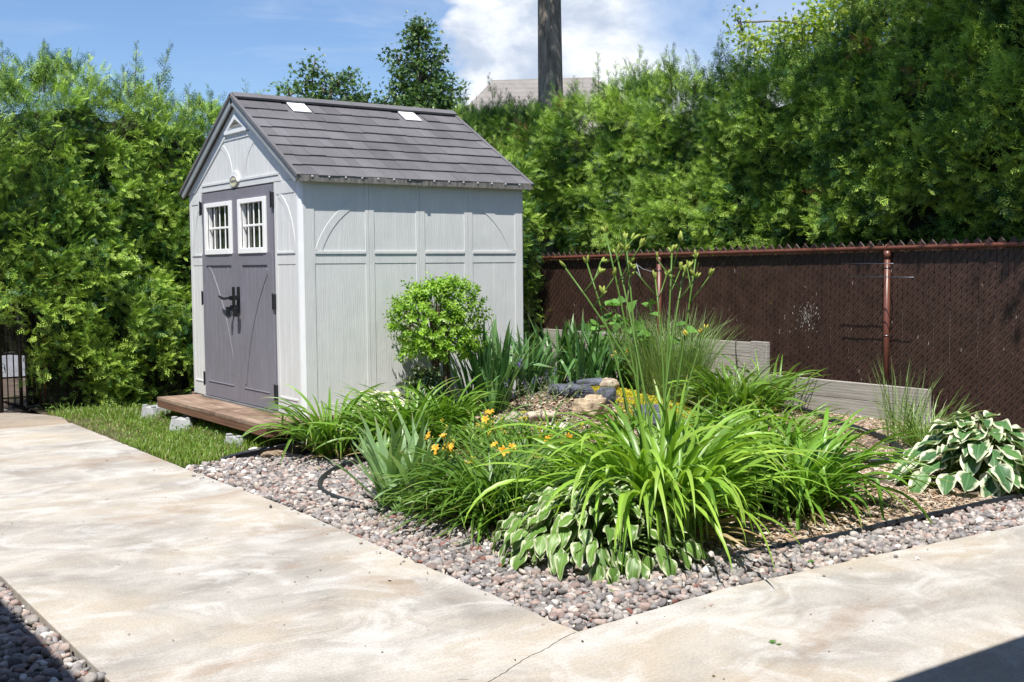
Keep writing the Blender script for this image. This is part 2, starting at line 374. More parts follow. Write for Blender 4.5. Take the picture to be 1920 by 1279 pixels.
g = MB(); g.add([(-9, -14, -.045), (-2.93, -14, -.045), (-2.93, 9, -.045), (-9, 9, -.045)], [(0, 1, 2, 3)])
g.add([(-1.13, -5.06, -.042), (6, -5.12, -.042), (6, -4.6, -.042), (.36, -4.6, -.042), (.36, .12, -.042), (-1.10, -.12, -.042)], np.array([(0, 1, 2, 3), (0, 3, 4, 5)]))
tag(g.build('gravel_bedding', M_gbase), kind='structure')
# crack across the corner of the path
pts = [(-1.205, -5.075)]
for i in range(34): pts.append((pts[-1][0]-.0190+rng.normal()*.002, pts[-1][1]-.0082+rng.normal()*.0032))
cr = MB(); P = np.array(pts); wd = .0007+.0008*np.abs(np.sin(np.arange(len(P))*1.3))
V = np.vstack([np.c_[P+np.c_[wd*.4, -wd], np.full(len(P), .0015)], np.c_[P-np.c_[wd*.4, -wd], np.full(len(P), .0015)]]); n_ = len(P)
cr.add(V, [(i, i+1, n_+i+1, n_+i) for i in range(n_-1)])
tag(cr.build('path_crack', simple('crack_dark', (.05, .042, .035), .95)), kind='structure')
# planting bed surface with a low mound
def grid(x0, x1, y0, y1, nx, ny, fz):
    X, Y = np.meshgrid(np.linspace(x0, x1, nx), np.linspace(y0, y1, ny), indexing='ij'); Z = fz(X, Y)
    i, j = np.meshgrid(np.arange(nx-1), np.arange(ny-1), indexing='ij'); a = (i*ny+j).ravel()
    return np.c_[X.ravel(), Y.ravel(), Z.ravel()], np.c_[a, a+ny, a+ny+1, a+1]
vn = VN(3, 7)
V, F = grid(.33, 6.4, -4.64, 5.2, 90, 140, lambda X, Y: gz(X, Y)-.012+.010*vn(np.stack([X, Y, 0*X], -1)))
tag(MB().add(V, F).build('planting_bed', M_mulch, smooth=True), kind='structure')
def lz(x, y): return .095*np.clip((x+.50)/.20, 0, 1)*np.clip((y+.18)/.2, 0, 1)*np.clip((2.9-y)/.4, 0, 1)
V, F = grid(-1.13, .34, -.10, 6.0, 44, 110, lambda X, Y: lz(X, Y)-.018+.012*vn(np.stack([X, Y, 0*X], -1)))
tag(MB().add(V, F).build('lawn_soil', M_lawnsoil, smooth=True), kind='structure')

# ---- gravel: countless loose stones
def ico(sub):
    import bmesh
    bm = bmesh.new(); bmesh.ops.create_icosphere(bm, subdivisions=sub, radius=1.0)
    V = np.array([v.co[:] for v in bm.verts]); F = np.array([[v.index for v in f.verts] for f in bm.faces]); bm.free(); return V, F
ICO1 = ico(2); ICO2 = ico(3); ICO3 = ico(4)
PAL = (lambda a: (a*.72+a.mean(1, keepdims=True)*.28+.035)*np.array((.84, .80, .775)))(np.array([(.30, .285, .28), (.36, .33, .31), (.42, .385, .36), (.26, .255, .27), (.44, .34, .30), (.36, .26, .23), (.47, .45, .43), (.21, .20, .20), (.40, .30, .26), (.30, .30, .32), (.50, .44, .38), (.16, .15, .155)]))
def stones(mb, pts, r0, r1, seed, zc=-.02):
    r = np.random.default_rng(seed); N = len(pts)
    which = r.integers(0, 7, N)
    for k in range(7):
        T = ICO1[0].copy(); vn_ = VN(seed*10+k, 1.7, 8); T = np.sign(T)*np.abs(T)**.88; T = T*(1+.27*vn_(T)+.07*VN(seed*31+k, 4.2, 8)(T))[:, None]
        I = np.where(which == k)[0]; n = len(I)
        if not n: continue
        X = nrm(np.c_[r.normal(size=(n, 2)), r.normal(size=n)*.22]); up_ = nrm(np.c_[r.normal(size=(n, 2))*.35, np.ones(n)])
        Y = nrm(np.cross(up_, X)); Z = np.cross(X, Y)
        s = r0+(r1-r0)*r.random(n)**1.8
        sc = np.c_[s*r.uniform(1.0, 1.45, n), s*r.uniform(.75, 1.05, n), s*r.uniform(.5, .85, n)]
        c = PAL[r.integers(0, len(PAL), n)]*r.uniform(.70, 1.25, (n, 1))
        red = r.random(n) < .018; c[red] = np.array((.22, .10, .08))*r.uniform(.8, 1.2, (red.sum(), 1))
        wh = r.random(n) < .03; c[wh] = (.66, .64, .61)
        P = np.c_[pts[I], zc+r.normal(size=n)*.006]
        mb.inst(T, ICO1[1], P, X, Y, Z, sc, c)
def jgrid(x0, x1, y0, y1, d, seed, keep=None):
    r = np.random.default_rng(seed); X, Y = np.meshgrid(np.arange(x0, x1, d), np.arange(y0, y1, d))
    P = np.c_[X.ravel(), Y.ravel()]+r.uniform(-.5, .5, (X.size, 2))*d
    return P[keep(P)] if keep is not None else P
def edge_u(y): return np.interp(y, [-5.07, -3.6, -2.0, -.3, 2.86], [-1.19, -1.14, -1.09, -1.12, -1.10])
def edge_w(x): return np.interp(x, [-1.19, -.3, .7, 2.0, 8], [-5.07, -4.99, -5.02, -5.10, -5.10])
def bedline(x): return np.interp(x, [.27, 1.43, 2.24, 5], [-4.60, -4.66, -4.66, -4.72])
def lawnline(x): return np.interp(x, [-1.13, -.72, -.42, -.22, .02, .25], [-.22, -.08, -.13, -.22, -.31, -.42])
def main_zone(P):
    x, y = P[:, 0], P[:, 1]
    a = (x > edge_u(y)+.016) & (y > edge_w(x)+.016) & (y < lawnline(x)-.02) & (x < .36+.12*np.sin(y*4))
    b = (x >= .3) & (y > edge_w(x)+.016) & (y < bedline(x)-.012)
    return a | b
gv = MB()
for (d, r0, r1, z, sd) in ((.029, .012, .020, -.028, 1), (.0275, .0095, .0235, -.012, 2)):
    P = jgrid(-1.25, 4.2, -5.2, .2, d, sd, main_zone); stones(gv, P, r0, r1, sd, z)
def low_zone(P): return (P[:, 0] < -2.925)
for (d, r0, r1, z, sd) in ((.036, .015, .026, -.028, 5), (.036, .013, .029, -.011, 6)):
    P = jgrid(-4.4, -2.9, -6.5, -2.2, d, sd, low_zone); stones(gv, P, r0, r1, sd, z)
rs = np.random.default_rng(33); ys = rs.uniform(-5.0, .2, 34); P = np.vstack([np.c_[edge_u(ys)-np.abs(rs.normal(size=34))*.07, ys], np.c_[rs.uniform(-1, 2, 16), -5.12-np.abs(rs.normal(size=16))*.06]]); stones(gv, P, .004, .011, 34, .004)
tag(gv.build('gravel', M_stone, smooth=True), 'loose pinkish grey river gravel between the concrete path and the planting bed', 'gravel', kind='stuff')

# ---- wood chip mulch
def chips(mb, P, r, s0=.012, s1=.032):
    n = len(P); a = r.uniform(0, 2*PI, n); X = np.c_[np.cos(a), np.sin(a), r.normal(size=n)*.28]; X = nrm(X)
    upv = nrm(np.c_[r.normal(size=(n, 2))*.45, np.ones(n)]); Y = nrm(np.cross(upv, X)); Z = np.cross(X, Y)
    T = np.array([(x, y, z) for x in (-1, 1) for y in (-1, 1) for z in (-1, 1)], float); T[:4, 1] *= .6
    F = np.array([(0, 1, 3, 2), (4, 6, 7, 5), (0, 4, 5, 1), (2, 3, 7, 6), (0, 2, 6, 4), (1, 5, 7, 3)])
    L = r.uniform(s0, s1, n); sc = np.c_[L, L*r.uniform(.18, .45, n), np.full(n, .002)]
    pal = np.array([(.42, .30, .20), (.50, .38, .27), (.33, .22, .14), (.56, .46, .36), (.24, .16, .11), (.45, .40, .34)])
    c = pal[r.integers(0, 6, n)]*r.uniform(.7, 1.2, (n, 1))
    mb.inst(T, F, np.c_[P, gz(P[:, 0], P[:, 1])-.004+r.uniform(0, .012, n)], X, Y, Z, sc, c)
ch = MB(); r_ = np.random.default_rng(11)
P = jgrid(.36, 5.05, -4.62, 1.6, .0235, 12, lambda P: ((P[:, 0] > 2.3) | (P[:, 1] < -.1)) & (P[:, 1] > bedline(P[:, 0])+.012) & (P[:, 0] > .40+.12*np.sin(P[:, 1]*4)))
chips(ch, P, r_)
tag(ch.build('wood_chips', M_chip), 'tan shredded wood chip mulch covering the bed in front of the brown fence', 'mulch', kind='stuff')

# ------------------------------------------------------------------ shed
ZB = .25; ZT = 2.21; SW = 2.565; SL = 2.27; RIDGE = 3.03; EAVE = 2.232; OH = .062
shed = empty('garden_shed', (0, 0, ZB), 'pale grey resin garden shed with purple grey double doors and a brown grey shingle roof', 'shed')
def arc_strip(mb, pts, width, o, n, depth):
    """raised curved band in a wall plane: pts in 2d (a,z) centre line; o origin fn(a,z)->3d ; n outward normal"""
    P = np.array(pts, float); T = np.gradient(P, axis=0); T /= np.linalg.norm(T, axis=1)[:, None]; N = np.c_[-T[:, 1], T[:, 0]]
    A = P+N*width/2; B = P-N*width/2; n = np.array(n, float)
    k = len(P); fr = np.array([o(*q) for q in A]+[o(*q) for q in B]); V = np.vstack([fr, fr+n*depth])
    F = []
    for i in range(k-1):
        F += [(i, i+1, k+i+1, k+i), (i, 2*k+i, 2*k+i+1, i+1), (k+i, k+i+1, 3*k+i+1, 3*k+i)]
    F += [(0, k, 3*k, 2*k), (k-1, 3*k-1, 4*k-1, 2*k-1)]
    mb.add(V, F)
def bez(p0, p1, p2, k=14):
    t = np.linspace(0, 1, k)[:, None]; return (1-t)**2*np.array(p0)+2*t*(1-t)*np.array(p1)+t*t*np.array(p2)
# side wall (faces -y): recessed sheet with raised stiles, rails and braces
sw = MB(); D = .0055
sw.box(.03, SL-.03, D, .06, ZB, ZT)
for a, b in ((.03, .128), (.600, .633), (.637, .683), (1.097, 1.131), (1.135, 1.185), (1.598, 1.637), (1.641, 1.686), (2.156, SL-.03)):
    sw.box(a, b, 0, D+.004, ZB, ZT-.002)
for a, b in ((.129, .599), (.684, 1.096), (1.186, 1.597), (1.687, 2.155)):
    sw.box(a, b, .003, D+.004, 2.098, ZT-.004); sw.box(a, b, .002, D+.004, 1.518, 1.594)
    sw.box(a, b, -.006, D+.004, 1.598, 1.621); sw.box(a, b, .003, D+.004, ZB+.001, ZB+.10)
    m_ = (a+b)/2
    for z0, z1 in ((ZB+.10, 1.516), (1.622, 2.097)):
        sw.box(m_-.0085, m_-.0045, .004, D+.004, z0, z1); sw.box(m_+.0045, m_+.0085, .004, D+.004, z0, z1)
    for j in (.25, .75):
        q = a+(b-a)*j
o_s = lambda a, z: (a, .0015, z)
arc_strip(sw, bez((.163, 1.622), (.27, 1.93), (.598, 2.075)), .062, o_s, (0, 1, 0), .012)
arc_strip(sw, bez((2.125, 1.622), (2.01, 1.93), (1.689, 2.075)), .062, o_s, (0, 1, 0), .012)
sw.build('side_wall', M_shed, shed, bevel=.0012)
bw = MB(); bw.box(.03, SL-.03, SW-.05, SW-.005, ZB, ZT); bw.build('side_wall', M_shed, shed)
bw = MB(); bw.box(SL-.05, SL-.003, .03, SW-.03, ZB, ZT); bw.prism([(SL-.05, .03, ZT), (SL-.05, SW-.03, ZT), (SL-.05, SW/2, RIDGE-.08)], (.045, 0, 0)); bw.build('back_wall', M_shed, shed)
fl = MB(); fl.box(.02, SL-.02, .02, SW-.02, ZB-.002, ZB+.03); fl.build('floor_panel', M_shed, shed)
for (x, y) in ((0, 0), (0, SW), (SL, 0), (SL, SW)):   # rounded corner posts
    cx = x+(.055 if x == 0 else -.055); cy = y+(.055 if y == 0 else -.055)
    c = MB(); a0 = {(0, 0): PI, (0, 1): PI/2, (1, 0): 1.5*PI, (1, 1): 0}[(int(x > 0), int(y > 0))]
    poly = [(cx+.055*math.cos(a0+i*PI/20), cy+.055*math.sin(a0+i*PI/20), ZB) for i in range(11)] + [(cx, cy, ZB)]
    c.prism(poly, (0, 0, ZT-ZB-.003)); c.build('corner_post', M_trim if x == 0 else M_shed, shed)
# front wall (faces -x)
fw = MB()
fw.box(D, .05, .05, .505, ZB, ZT)
def fpanel(y0, y1, flip):
    for a, b in ((y0, y0+.045), (y1-.045, y1)): fw.box(0, D+.004, a, b, ZB, ZT-.002)
    a, b = y0+.046, y1-.046
    fw.box(.001, D+.004, a, b, 2.105, ZT-.004); fw.box(.002, D+.004, a, b, 1.515, 1.600); fw.box(-.005, D+.004, a, b, 1.604, 1.62); fw.box(.002, D+.004, a, b, ZB+.001, .372); fw.box(-.003, D+.004, a, b, .376, .392)
    for q in (.33, .67):
        y = a+(b-a)*q; fw.box(.004, D+.004, y-.003, y+.003, .394, 1.513); fw.box(.004, D+.004, y-.003, y+.003, 1.622, 2.103)
    if not flip: arc_strip(fw, bez((b-.045, 2.100), (a+.06, 1.98), (a+.020, 1.625)), .05, lambda p, z: (.0012, p, z), (1, 0, 0), .009)
    else: arc_strip(fw, bez((a+.03, 2.100), (b-.06, 1.98), (b-.020, 1.625)), .05, lambda p, z: (.0012, p, z), (1, 0, 0), .009)
fpanel(.055, .503, False); fw.build('front_wall', M_shed, shed, bevel=.0012)
fw = MB(); fw.box(D, .05, 2.165, SW-.05, ZB, ZT); fpanel(2.168, SW-.055, True); fw.build('front_wall', M_shed, shed, bevel=.0012)
# gable
gb = MB(); yc = SW/2; sl_ = (RIDGE-.07-ZT)/(SW/2)
gb.prism([(D, .05, ZT+.001), (D, SW-.05, ZT+.001), (D, yc, RIDGE-.10)], (.035, 0, 0))
def gpt(y, off): return ZT+(min(y, SW-y))*sl_*1.0-off
for sgn in (1, -1):
    ya = 0.02 if sgn == 1 else SW-.02
    A = (-.004, ya, ZT+.002); Bp = (-.004, yc, RIDGE-.075); C = (-.004, yc, RIDGE-.205); Dp = (-.004, ya+sgn*.17, ZT+.002)
    q = [A, Dp, C, Bp] if sgn == 1 else [A, Bp, C, Dp]
    gb.prism(q, (.018, 0, 0))
gb.box(-.001, D+.003, .36, SW-.36, ZT+.003, 2.262); gb.box(-.007, D+.003, .40, SW-.40, 2.266, 2.288)
gb.box(-.001, D+.003, .93, SW-.93, 2.648, 2.668); gb.box(-.004, D+.003, .98, SW-.98, 2.69, 2.703)
for y in np.arange(.62, SW-.55, .085):
    zt = min(2.645, ZT+min(y, SW-y)*sl_-.14)
    if zt > 2.32: gb.box(.0045, D+.003, y-.0035, y+.0035, 2.291, zt)
og = lambda p, z: (.002, p, z)
arc_strip(gb, bez((.875, 2.625), (1.12, 2.53), (1.145, 2.291)), .055, og, (1, 0, 0), .012)
arc_strip(gb, bez((SW-.875, 2.625), (SW-1.12, 2.53), (SW-1.145, 2.291)), .055, og, (1, 0, 0), .012)
gb.build('gable_wall', M_shed, shed, bevel=.002)
# arched boss and oval badge above the doors
bs = MB(); th = np.linspace(0, PI, 17); cy, cz = 1.335, 2.262
outer = [(-.014, cy+.105*math.cos(t), cz+.105*math.sin(t)) for t in th]; bs.prism(outer[::-1], (.026, 0, 0)); bs.build('badge_boss', M_trim, shed, bevel=.003)
bd = MB(); th = np.linspace(0, 2*PI, 28, endpoint=False)
bd.prism([(-.020, cy+.082*math.cos(t), cz+.006+.050*math.sin(t)) for t in th][::-1], (.010, 0, 0)); badge = bd.build('badge', simple('badge_cream', (.62, .60, .42), .4, 0, var=.05), shed, bevel=.003)
rg = MB(); rg.tube([(-.021, cy+.079*math.cos(t), cz+.006+.047*math.sin(t)) for t in np.linspace(0, 2*PI, 29)], .0032, 5, cap=False); rg.build('badge_rim', simple('badge_rim_metal', (.30, .31, .36), .35, 0, metal=.5), badge)
def text(body, size, loc, rot, m, name, parent, ext=.001):
    cu = bpy.data.curves.new(name, 'FONT'); cu.body = body; cu.size = size; cu.extrude = ext; cu.align_x = 'CENTER'; cu.align_y = 'CENTER'
    o = bpy.data.objects.new(name, cu); S.collection.objects.link(o); dg = bpy.context.evaluated_depsgraph_get()
    me = bpy.data.meshes.new_from_object(o.evaluated_get(dg)); S.collection.objects.unlink(o); bpy.data.objects.remove(o)
    ob = bpy.data.objects.new(name, me); me.materials.clear(); me.materials.append(m); S.collection.objects.link(ob)
    ob.parent = parent; M_ = Matrix.Translation(Vector(loc)-parent_loc(parent)) @ rot; me.transform(M_); return ob
# text faces -x : local x -> -y, local y -> z
Rf = Matrix(((0, 0, -1, 0), (-1, 0, 0, 0), (0, 1, 0, 0), (0, 0, 0, 1)))
text('SUNCAST', .032, (-.0215, cy-.008, cz+.008), Rf, simple('badge_ink', (.09, .08, .12), .5), 'badge_lettering', badge)
# triangular vent with louvres
vt = MB(); vy = 1.285; va = 2.872; vb = 2.715; hw = .262
for sgn in (1, -1):
    A = (-.016, vy+sgn*hw, vb); B_ = (-.016, vy, va); C_ = (-.016, vy, va-.05); D_ = (-.016, vy+sgn*(hw-.075), vb+.02); 
    q = [A, B_, C_, D_]; vt.prism(q if sgn == -1 else q[::-1], (.03, 0, 0))
vt.box(-.018, .012, vy-hw+.01, vy+hw-.01, vb-.016, vb+.018)
vent = vt.build('gable_vent', M_trim, shed, bevel=.002)
lv = MB(); lv.prism([(.010, vy-.19, vb+.018), (.010, vy+.19, vb+.018), (.010, vy, va-.045)], (.006, 0, 0))
for i in range(3):
    z = vb+.045+i*.03; h_ = .155-i*.055; lv.obox((-.004, vy, z), (.009, 0, -.007), (0, h_, 0), (.001, 0, .0012))
lv.build('vent_louvres', simple('vent_louvre_grey', (.30, .28, .25), .6), vent)  # louvres and backing in a darker grey than the frame
# doors
def door(y0, y1, left):
    d = MB(); z0, z1 = .262, 2.198; xf = -.012
    wy0, wy1 = (1.455, 2.005) if left else (.690, 1.185)
    wz0, wz1 = 1.665, 2.060
    d.box(xf, .02, y0, wy0, wz0, wz1); d.box(xf, .02, wy1, y1, wz0, wz1); d.box(xf, .02, y0, y1, wz1+.0001, z1); d.box(xf, .02, y0, y1, z0, wz0-.0001)
    # remove the lower recess by proud framing instead
    f = -.021
    a, b = (y0+.14, y1-.10) if left else (y0+.11, y1-.105)
    d.box(f, xf+.002, y0+.001, a, z0+.002, wz0-.04); d.box(f, xf+.002, b, y1-.001, z0+.002, wz0-.04)
    d.box(f-.001, xf+.002, a+.001, b-.001, 1.512, wz0-.045); d.box(f-.0005, xf+.002, a+.001, b-.001, z0+.003, .398); d.box(f-.006, xf+.002, a+.001, b-.001, .401, .409)
    for q in np.linspace(0, 1, 7)[1:-1]:
        y = a+(b-a)*q; d.box(xf-.003, xf+.002, y-.0025, y+.0025, .41, 1.51)
    ds = bez((a+.01, .44), (a+.06, .95), (b-.03, 1.50), 18) if not left else bez((b-.01, .44), (b-.06, .95), (a+.03, 1.50), 18)
    if left: ds = bez((a+.005, .50), (a+.13, 1.10), (b-.045, 1.505), 18)
    else: ds = bez((b-.005, .44), (b-.13, 1.05), (a+.01, 1.47), 18)
    arc_strip(d, ds, .05, lambda p, z: (xf-.005, p, z), (1, 0, 0), .008)
    o = d.build('door', M_door, shed, bevel=.002)
    # window
    w = MB(); fy0, fy1, fz0, fz1 = wy0-.055, wy1+.055, wz0-.05, wz1+.04
    w.box(-.030, .004, fy0, wy0, fz0, fz1); w.box(-.030, .004, wy1, fy1, fz0, fz1); w.box(-.030, .004, wy0+.0002, wy1-.0002, wz1, fz1-.0005); w.box(-.033, .004, wy0+.0002, wy1-.0002, fz0+.0005, wz0)
    w.box(-.004, .050, wy0+.0003, wy0+.012, wz0, wz1); w.box(-.004, .050, wy1-.012, wy1-.0003, wz0, wz1)
    wo_ = w.build('window_frame', M_win, o, bevel=.003)
    mu = MB(); zm = (wz0+wz1)/2
    for i in range(1, 4):
        y = wy0+.012+(wy1-wy0-.024)*i/4; mu.box(-.004, .004, y-.0085, y+.0085, wz0, wz1)
    mu.box(-.006, .006, wy0+.0125, wy1-.0125, zm-.010, zm+.010)
    mu.build('muntins', M_win, wo_, bevel=.003)
    gl = MB(); gl.box(.026, .030, wy0+.0125, wy1-.0125, wz0, wz1); gl.build('pane', M_glass, wo_)
    return o
dl = door(1.288, 2.155, True); dr = door(.515, 1.282, False)
hd = MB(); hd.box(-.034, -.0215, 1.354, 1.398, 1.09, 1.315); hd.box(-.060, -.034, 1.360, 1.392, 1.10, 1.15); hd.box(-.064, -.034, 1.358, 1.394, 1.195, 1.235)
hd.tube([(-.066, 1.40, 1.215), (-.075, 1.48, 1.207), (-.070, 1.55, 1.210), (-.075, 1.585, 1.225), (-.07, 1.635, 1.228)], [.012, .013, .013, .011, .006], 8)
hd.box(-.085, -.064, 1.372, 1.425, 1.05, 1.135)
hd.build('door_handle', M_black, dl, bevel=.003)
hd = MB(); hd.box(-.034, -.0215, 1.235, 1.285, 1.08, 1.318); hd.box(-.062, -.034, 1.242, 1.280, 1.10, 1.155); hd.box(-.064, -.034, 1.225, 1.30, 1.198, 1.24); hd.box(-.085, -.060, 1.195, 1.262, 1.05, 1.13)
hd.build('door_handle', M_black, dr, bevel=.003)
for (y, z, p) in ((.508, 2.065, dr), (.508, 1.20, dr), (.508, .42, dr), (2.163, 2.06, dl), (2.163, 1.20, dl), (2.163, .42, dl)):
    h = MB(); h.box(-.028, .0, y-.011, y+.011, z-.062, z+.062); h.tube([(-.03, y, z-.07), (-.03, y, z+.07)], .006, 6); h.build('hinge', M_black, p)
ts = MB(); ts.box(-.055, .01, .50, 2.17, ZB-.005, ZB+.010); ts.build('threshold', simple('threshold_grey', (.15, .155, .165), .5, 40, .3), shed)
# roof
rf = MB(); e_ = 1/1.5628; dy, dz = (SW/2+OH)*e_, (RIDGE-EAVE)*e_; slen = math.hypot(SW/2+OH, RIDGE-EAVE); dy, dz = (SW/2+OH)/slen, (RIDGE-EAVE)/slen
U0, U1 = -.032, 2.302
def rp(u, s_, h, side):   # point on roof: along u, up the slope s, height h above the deck plane
    y = -OH+dy*s_-dz*h; z = EAVE+dz*s_+dy*h
    return (u, y if side == 0 else SW-y, z)
rr_ = np.random.default_rng(4)
for side in (0, 1):
    P8 = [rp(U0+.005, .0, -.035, side), rp(U1-.005, .0, -.035, side), rp(U1-.005, slen, -.035, side), rp(U0+.005, slen, -.035, side)]
    up_ = np.array(rp(0, 0, .03, side))-np.array(rp(0, 0, 0, side))
    rf.prism(P8 if side == 0 else P8[::-1], up_)
    s_ed = [-.012, .18, .365, .55, .73, .91, 1.10, 1.29, 1.475]
    for i in range(8):
        u = U0; s0, s1 = s_ed[i], s_ed[i+1]+.03
        while u < U1-.01:
            w_ = rr_.choice([.105, .13, .15, .17, .19]); u2 = min(U1, u+w_)
            if U1-u2 < .05: u2 = U1
            if u < 1.135 < u2 and u2-1.135 < .06 : u2 = 1.135
            if side == 0 and i == 7 and (abs((u+u2)/2-.54) < .10 or abs((u+u2)/2-1.71) < .10): u = u2; continue
            hA = .011+rr_.uniform(0, .0045); sj = s0+rr_.uniform(-.007, .007)
            a = [rp(u+.0012, sj, -.004, side), rp(u2-.0012, sj, -.004, side), rp(u2-.0012, sj, hA, side), rp(u+.0012, sj, hA, side),
                 rp(u+.0012, s1, -.004, side), rp(u2-.0012, s1, -.004, side), rp(u2-.0012, s1, -.001, side), rp(u+.0012, s1, -.001, side)]
            F = [(0, 1, 2, 3), (3, 2, 6, 7), (0, 3, 7, 4), (1, 5, 6, 2), (4, 7, 6, 5)]
            if side: F = [f[::-1] for f in F]
            rf.add(a, F, [rr_.uniform(.84, 1.10)]*3); u = u2
roof = rf.build('roof', M_roof, shed)
rc = MB()
for (a, b) in ((U0-.008, 1.130), (1.136, U1+.008)):
    for side in (0, 1):
        q = [rp(a, slen-.085, .013, side), rp(b, slen-.085, .013, side), rp(b, slen+.004, .013, side), rp(a, slen+.004, .013, side)]
        rc.prism(q if side == 0 else q[::-1], (np.array(rp(0, 0, .022, side))-np.array(rp(0, 0, 0, side))), (1.05, 1.05, 1.05))
rc.build('ridge_cap', M_roof, roof, bevel=.003)
for side in (0,):
    ev = MB(); q = [rp(U0, -.014, .006, 0), rp(U1, -.014, .006, 0), rp(U1, -.002, .006, 0), rp(U0, -.002, .006, 0)]
    ev.box(U0, 1.1335, -OH-.012, -OH-.002, EAVE-.048, EAVE+.004); ev.box(1.1365, U1, -OH-.012, -OH-.002, EAVE-.048, EAVE+.004)
    ev.box(1.120, 1.150, -OH-.018, -OH-.0125, EAVE-.055, EAVE-.02)
    ev.build('eave_edge', M_eave, roof)
    for u in list(np.arange(.08, 1.1, .152))+list(np.arange(1.24, 2.28, .152)): MB().obox((u, -OH-.015, EAVE-.004), (.006, 0, 0), (0, .004, 0), (0, 0, .006)).build('rivet', M_trim, roof)
for c_ in (.54, 1.71):
    q = [rp(c_-.088, 1.285, .006, 0), rp(c_+.088, 1.285, .006, 0), rp(c_+.088, 1.468, .006, 0), rp(c_-.088, 1.468, .006, 0)]
    MB().prism(q, np.array(rp(0, 0, .010, 0))-np.array(rp(0, 0, 0, 0))).build('skylight_panel', M_sky, roof, bevel=.002)
for x0 in (U0-.014, U1-.002):     # barge boards under the gable edge
    for side in (0, 1):
        q = [rp(x0, -.012, -.005, side), rp(x0, slen, -.005, side), rp(x0, slen-.01, -.072, side), rp(x0, .015, -.072, side)]
        MB().prism(q if side == 1 else q[::-1], (.016, 0, 0)).build('barge_board', M_barge, roof, bevel=.002)
        q = [rp(x0-.012, -.016, .018, side), rp(x0-.012, slen+.01, .018, side), rp(x0-.012, slen+.01, -.012, side), rp(x0-.012, -.016, -.012, side)]
        MB().prism(q if side == 1 else q[::-1], (.030, 0, 0)).build('roof_edge_trim', M_roof, roof, bevel=.002)

# ------------------------------------------------------------------ timber platform under the shed
deck = empty('shed_platform', (0, 0, 0), 'low stained brown timber platform carrying the grey shed', 'platform')
bd_ = MB(); nb = 3
x = -.42
for i in range(3):
    bd_.box(x, x+.137, -.21, 2.40, ZB-.038, ZB-.004); x += .142
bd_.box(x, SL+.05, -.16, 2.62, ZB-.038, ZB-.003)
bd_.build('deck_boards', M_deck, deck, bevel=.003)
fs = MB(); fs.box(-.418, -.380, -.208, 2.398, .150, ZB-.0385); fs.build('fascia_board', M_fascia, deck, bevel=.003)
fs = MB(); fs.box(-.3795, SL, -.208, -.170, .153, ZB-.0385); fs.build('fascia_board', M_fascia, deck, bevel=.003)
fs = MB(); fs.box(-.3795, SL, 2.36, 2.398, .153, ZB-.0385); fs.build('fascia_board', M_fascia, deck, bevel=.003)
def block(x, y, rz, lab, s=.13, h=.155):
    o = empty('deck_block', (x, y, -.02), lab, 'concrete block', 'precast blocks around the shed platform')
    V = [(-s, -s, 0), (s, -s, 0), (s, s, 0), (-s, s, 0)]; t = s*.84
    m = MB(); base = [(-s, -s, 0), (s, -s, 0), (s, s, 0), (-s, s, 0)]; mid = [(-t, -t, h), (t, -t, h), (t, t, h), (-t, t, h)]
    m.add(base+mid, [(3, 2, 1, 0), (0, 1, 5, 4), (1, 2, 6, 5), (2, 3, 7, 6), (3, 0, 4, 7), (4, 5, 6, 7)])
    for i, j in ((-1, -1), (1, -1), (1, 1), (-1, 1)):
        a = t*.42; m.box(min(i*t, i*(t-a)), max(i*t, i*(t-a)), min(j*t, j*(t-a)), max(j*t, j*(t-a)), h+.0005, h+.018)
    ob = m.build('block', M_block, None, bevel=.006); ob.parent = o; o.rotation_euler.z = rz; return o
block(-.30, 2.78, .2, 'grey precast block at the left end of the brown platform, nearest the hedge', .12, .13)
block(-.37, 1.70, .55, 'rough grey precast block under the middle of the platform front edge', .125, .13)
block(-.33, .48, .1, 'wide grey precast block under the right end of the platform front', .13, .10)
block(-.16, .13, -.1, 'smaller grey precast block at the platform corner beside the drooping daylily', .11, .10)
def rock(name, c, s, col, lab, cat='rock', rz=0, seed=1, flat=.0, ang=.22, group=None, tilt=(0, 0), mb_mat=None, layers=False):
    T = ICO3[0].copy(); v1 = VN(seed, 1.3, 7); v2 = VN(seed+50, 4.5, 10); v3 = VN(seed+90, 13, 10)
    T = np.sign(T)*np.abs(T)**.72 if layers else T
    q = T*(1+ang*v1(T)+ang*.35*v2(T)+ang*.10*v3(T))[:, None]
    if layers: q[:, 2] = np.round(q[:, 2]*3.2+.25*v1(T))/3.2*.75+q[:, 2]*.25
    q = q*np.array(s)
    cc_ = np.array(col)[None]*(1+.22*v2(T*1.6)[:, None]+.10*v3(T)[:, None]).clip(.5, 1.6)
    m = MB().add(q, ICO3[1], cc_); o = m.build(name, mb_mat or M_rock, smooth=not layers)
    o.location = c; o.rotation_euler = (tilt[0], tilt[1], rz); tag(o, lab, cat, group); return o
rock('field_stone', (-.46, -.02, .015), (.055, .045, .035), (.60, .59, .56), 'small white stone on the grass edge by the black edging', 'stone', .3, 3)
rock('flat_stone', (-.28, -.12, .02), (.17, .10, .035), (.36, .27, .19), 'flat tan brown stone lying under the daylily at the platform corner', 'stone', .4, 4)

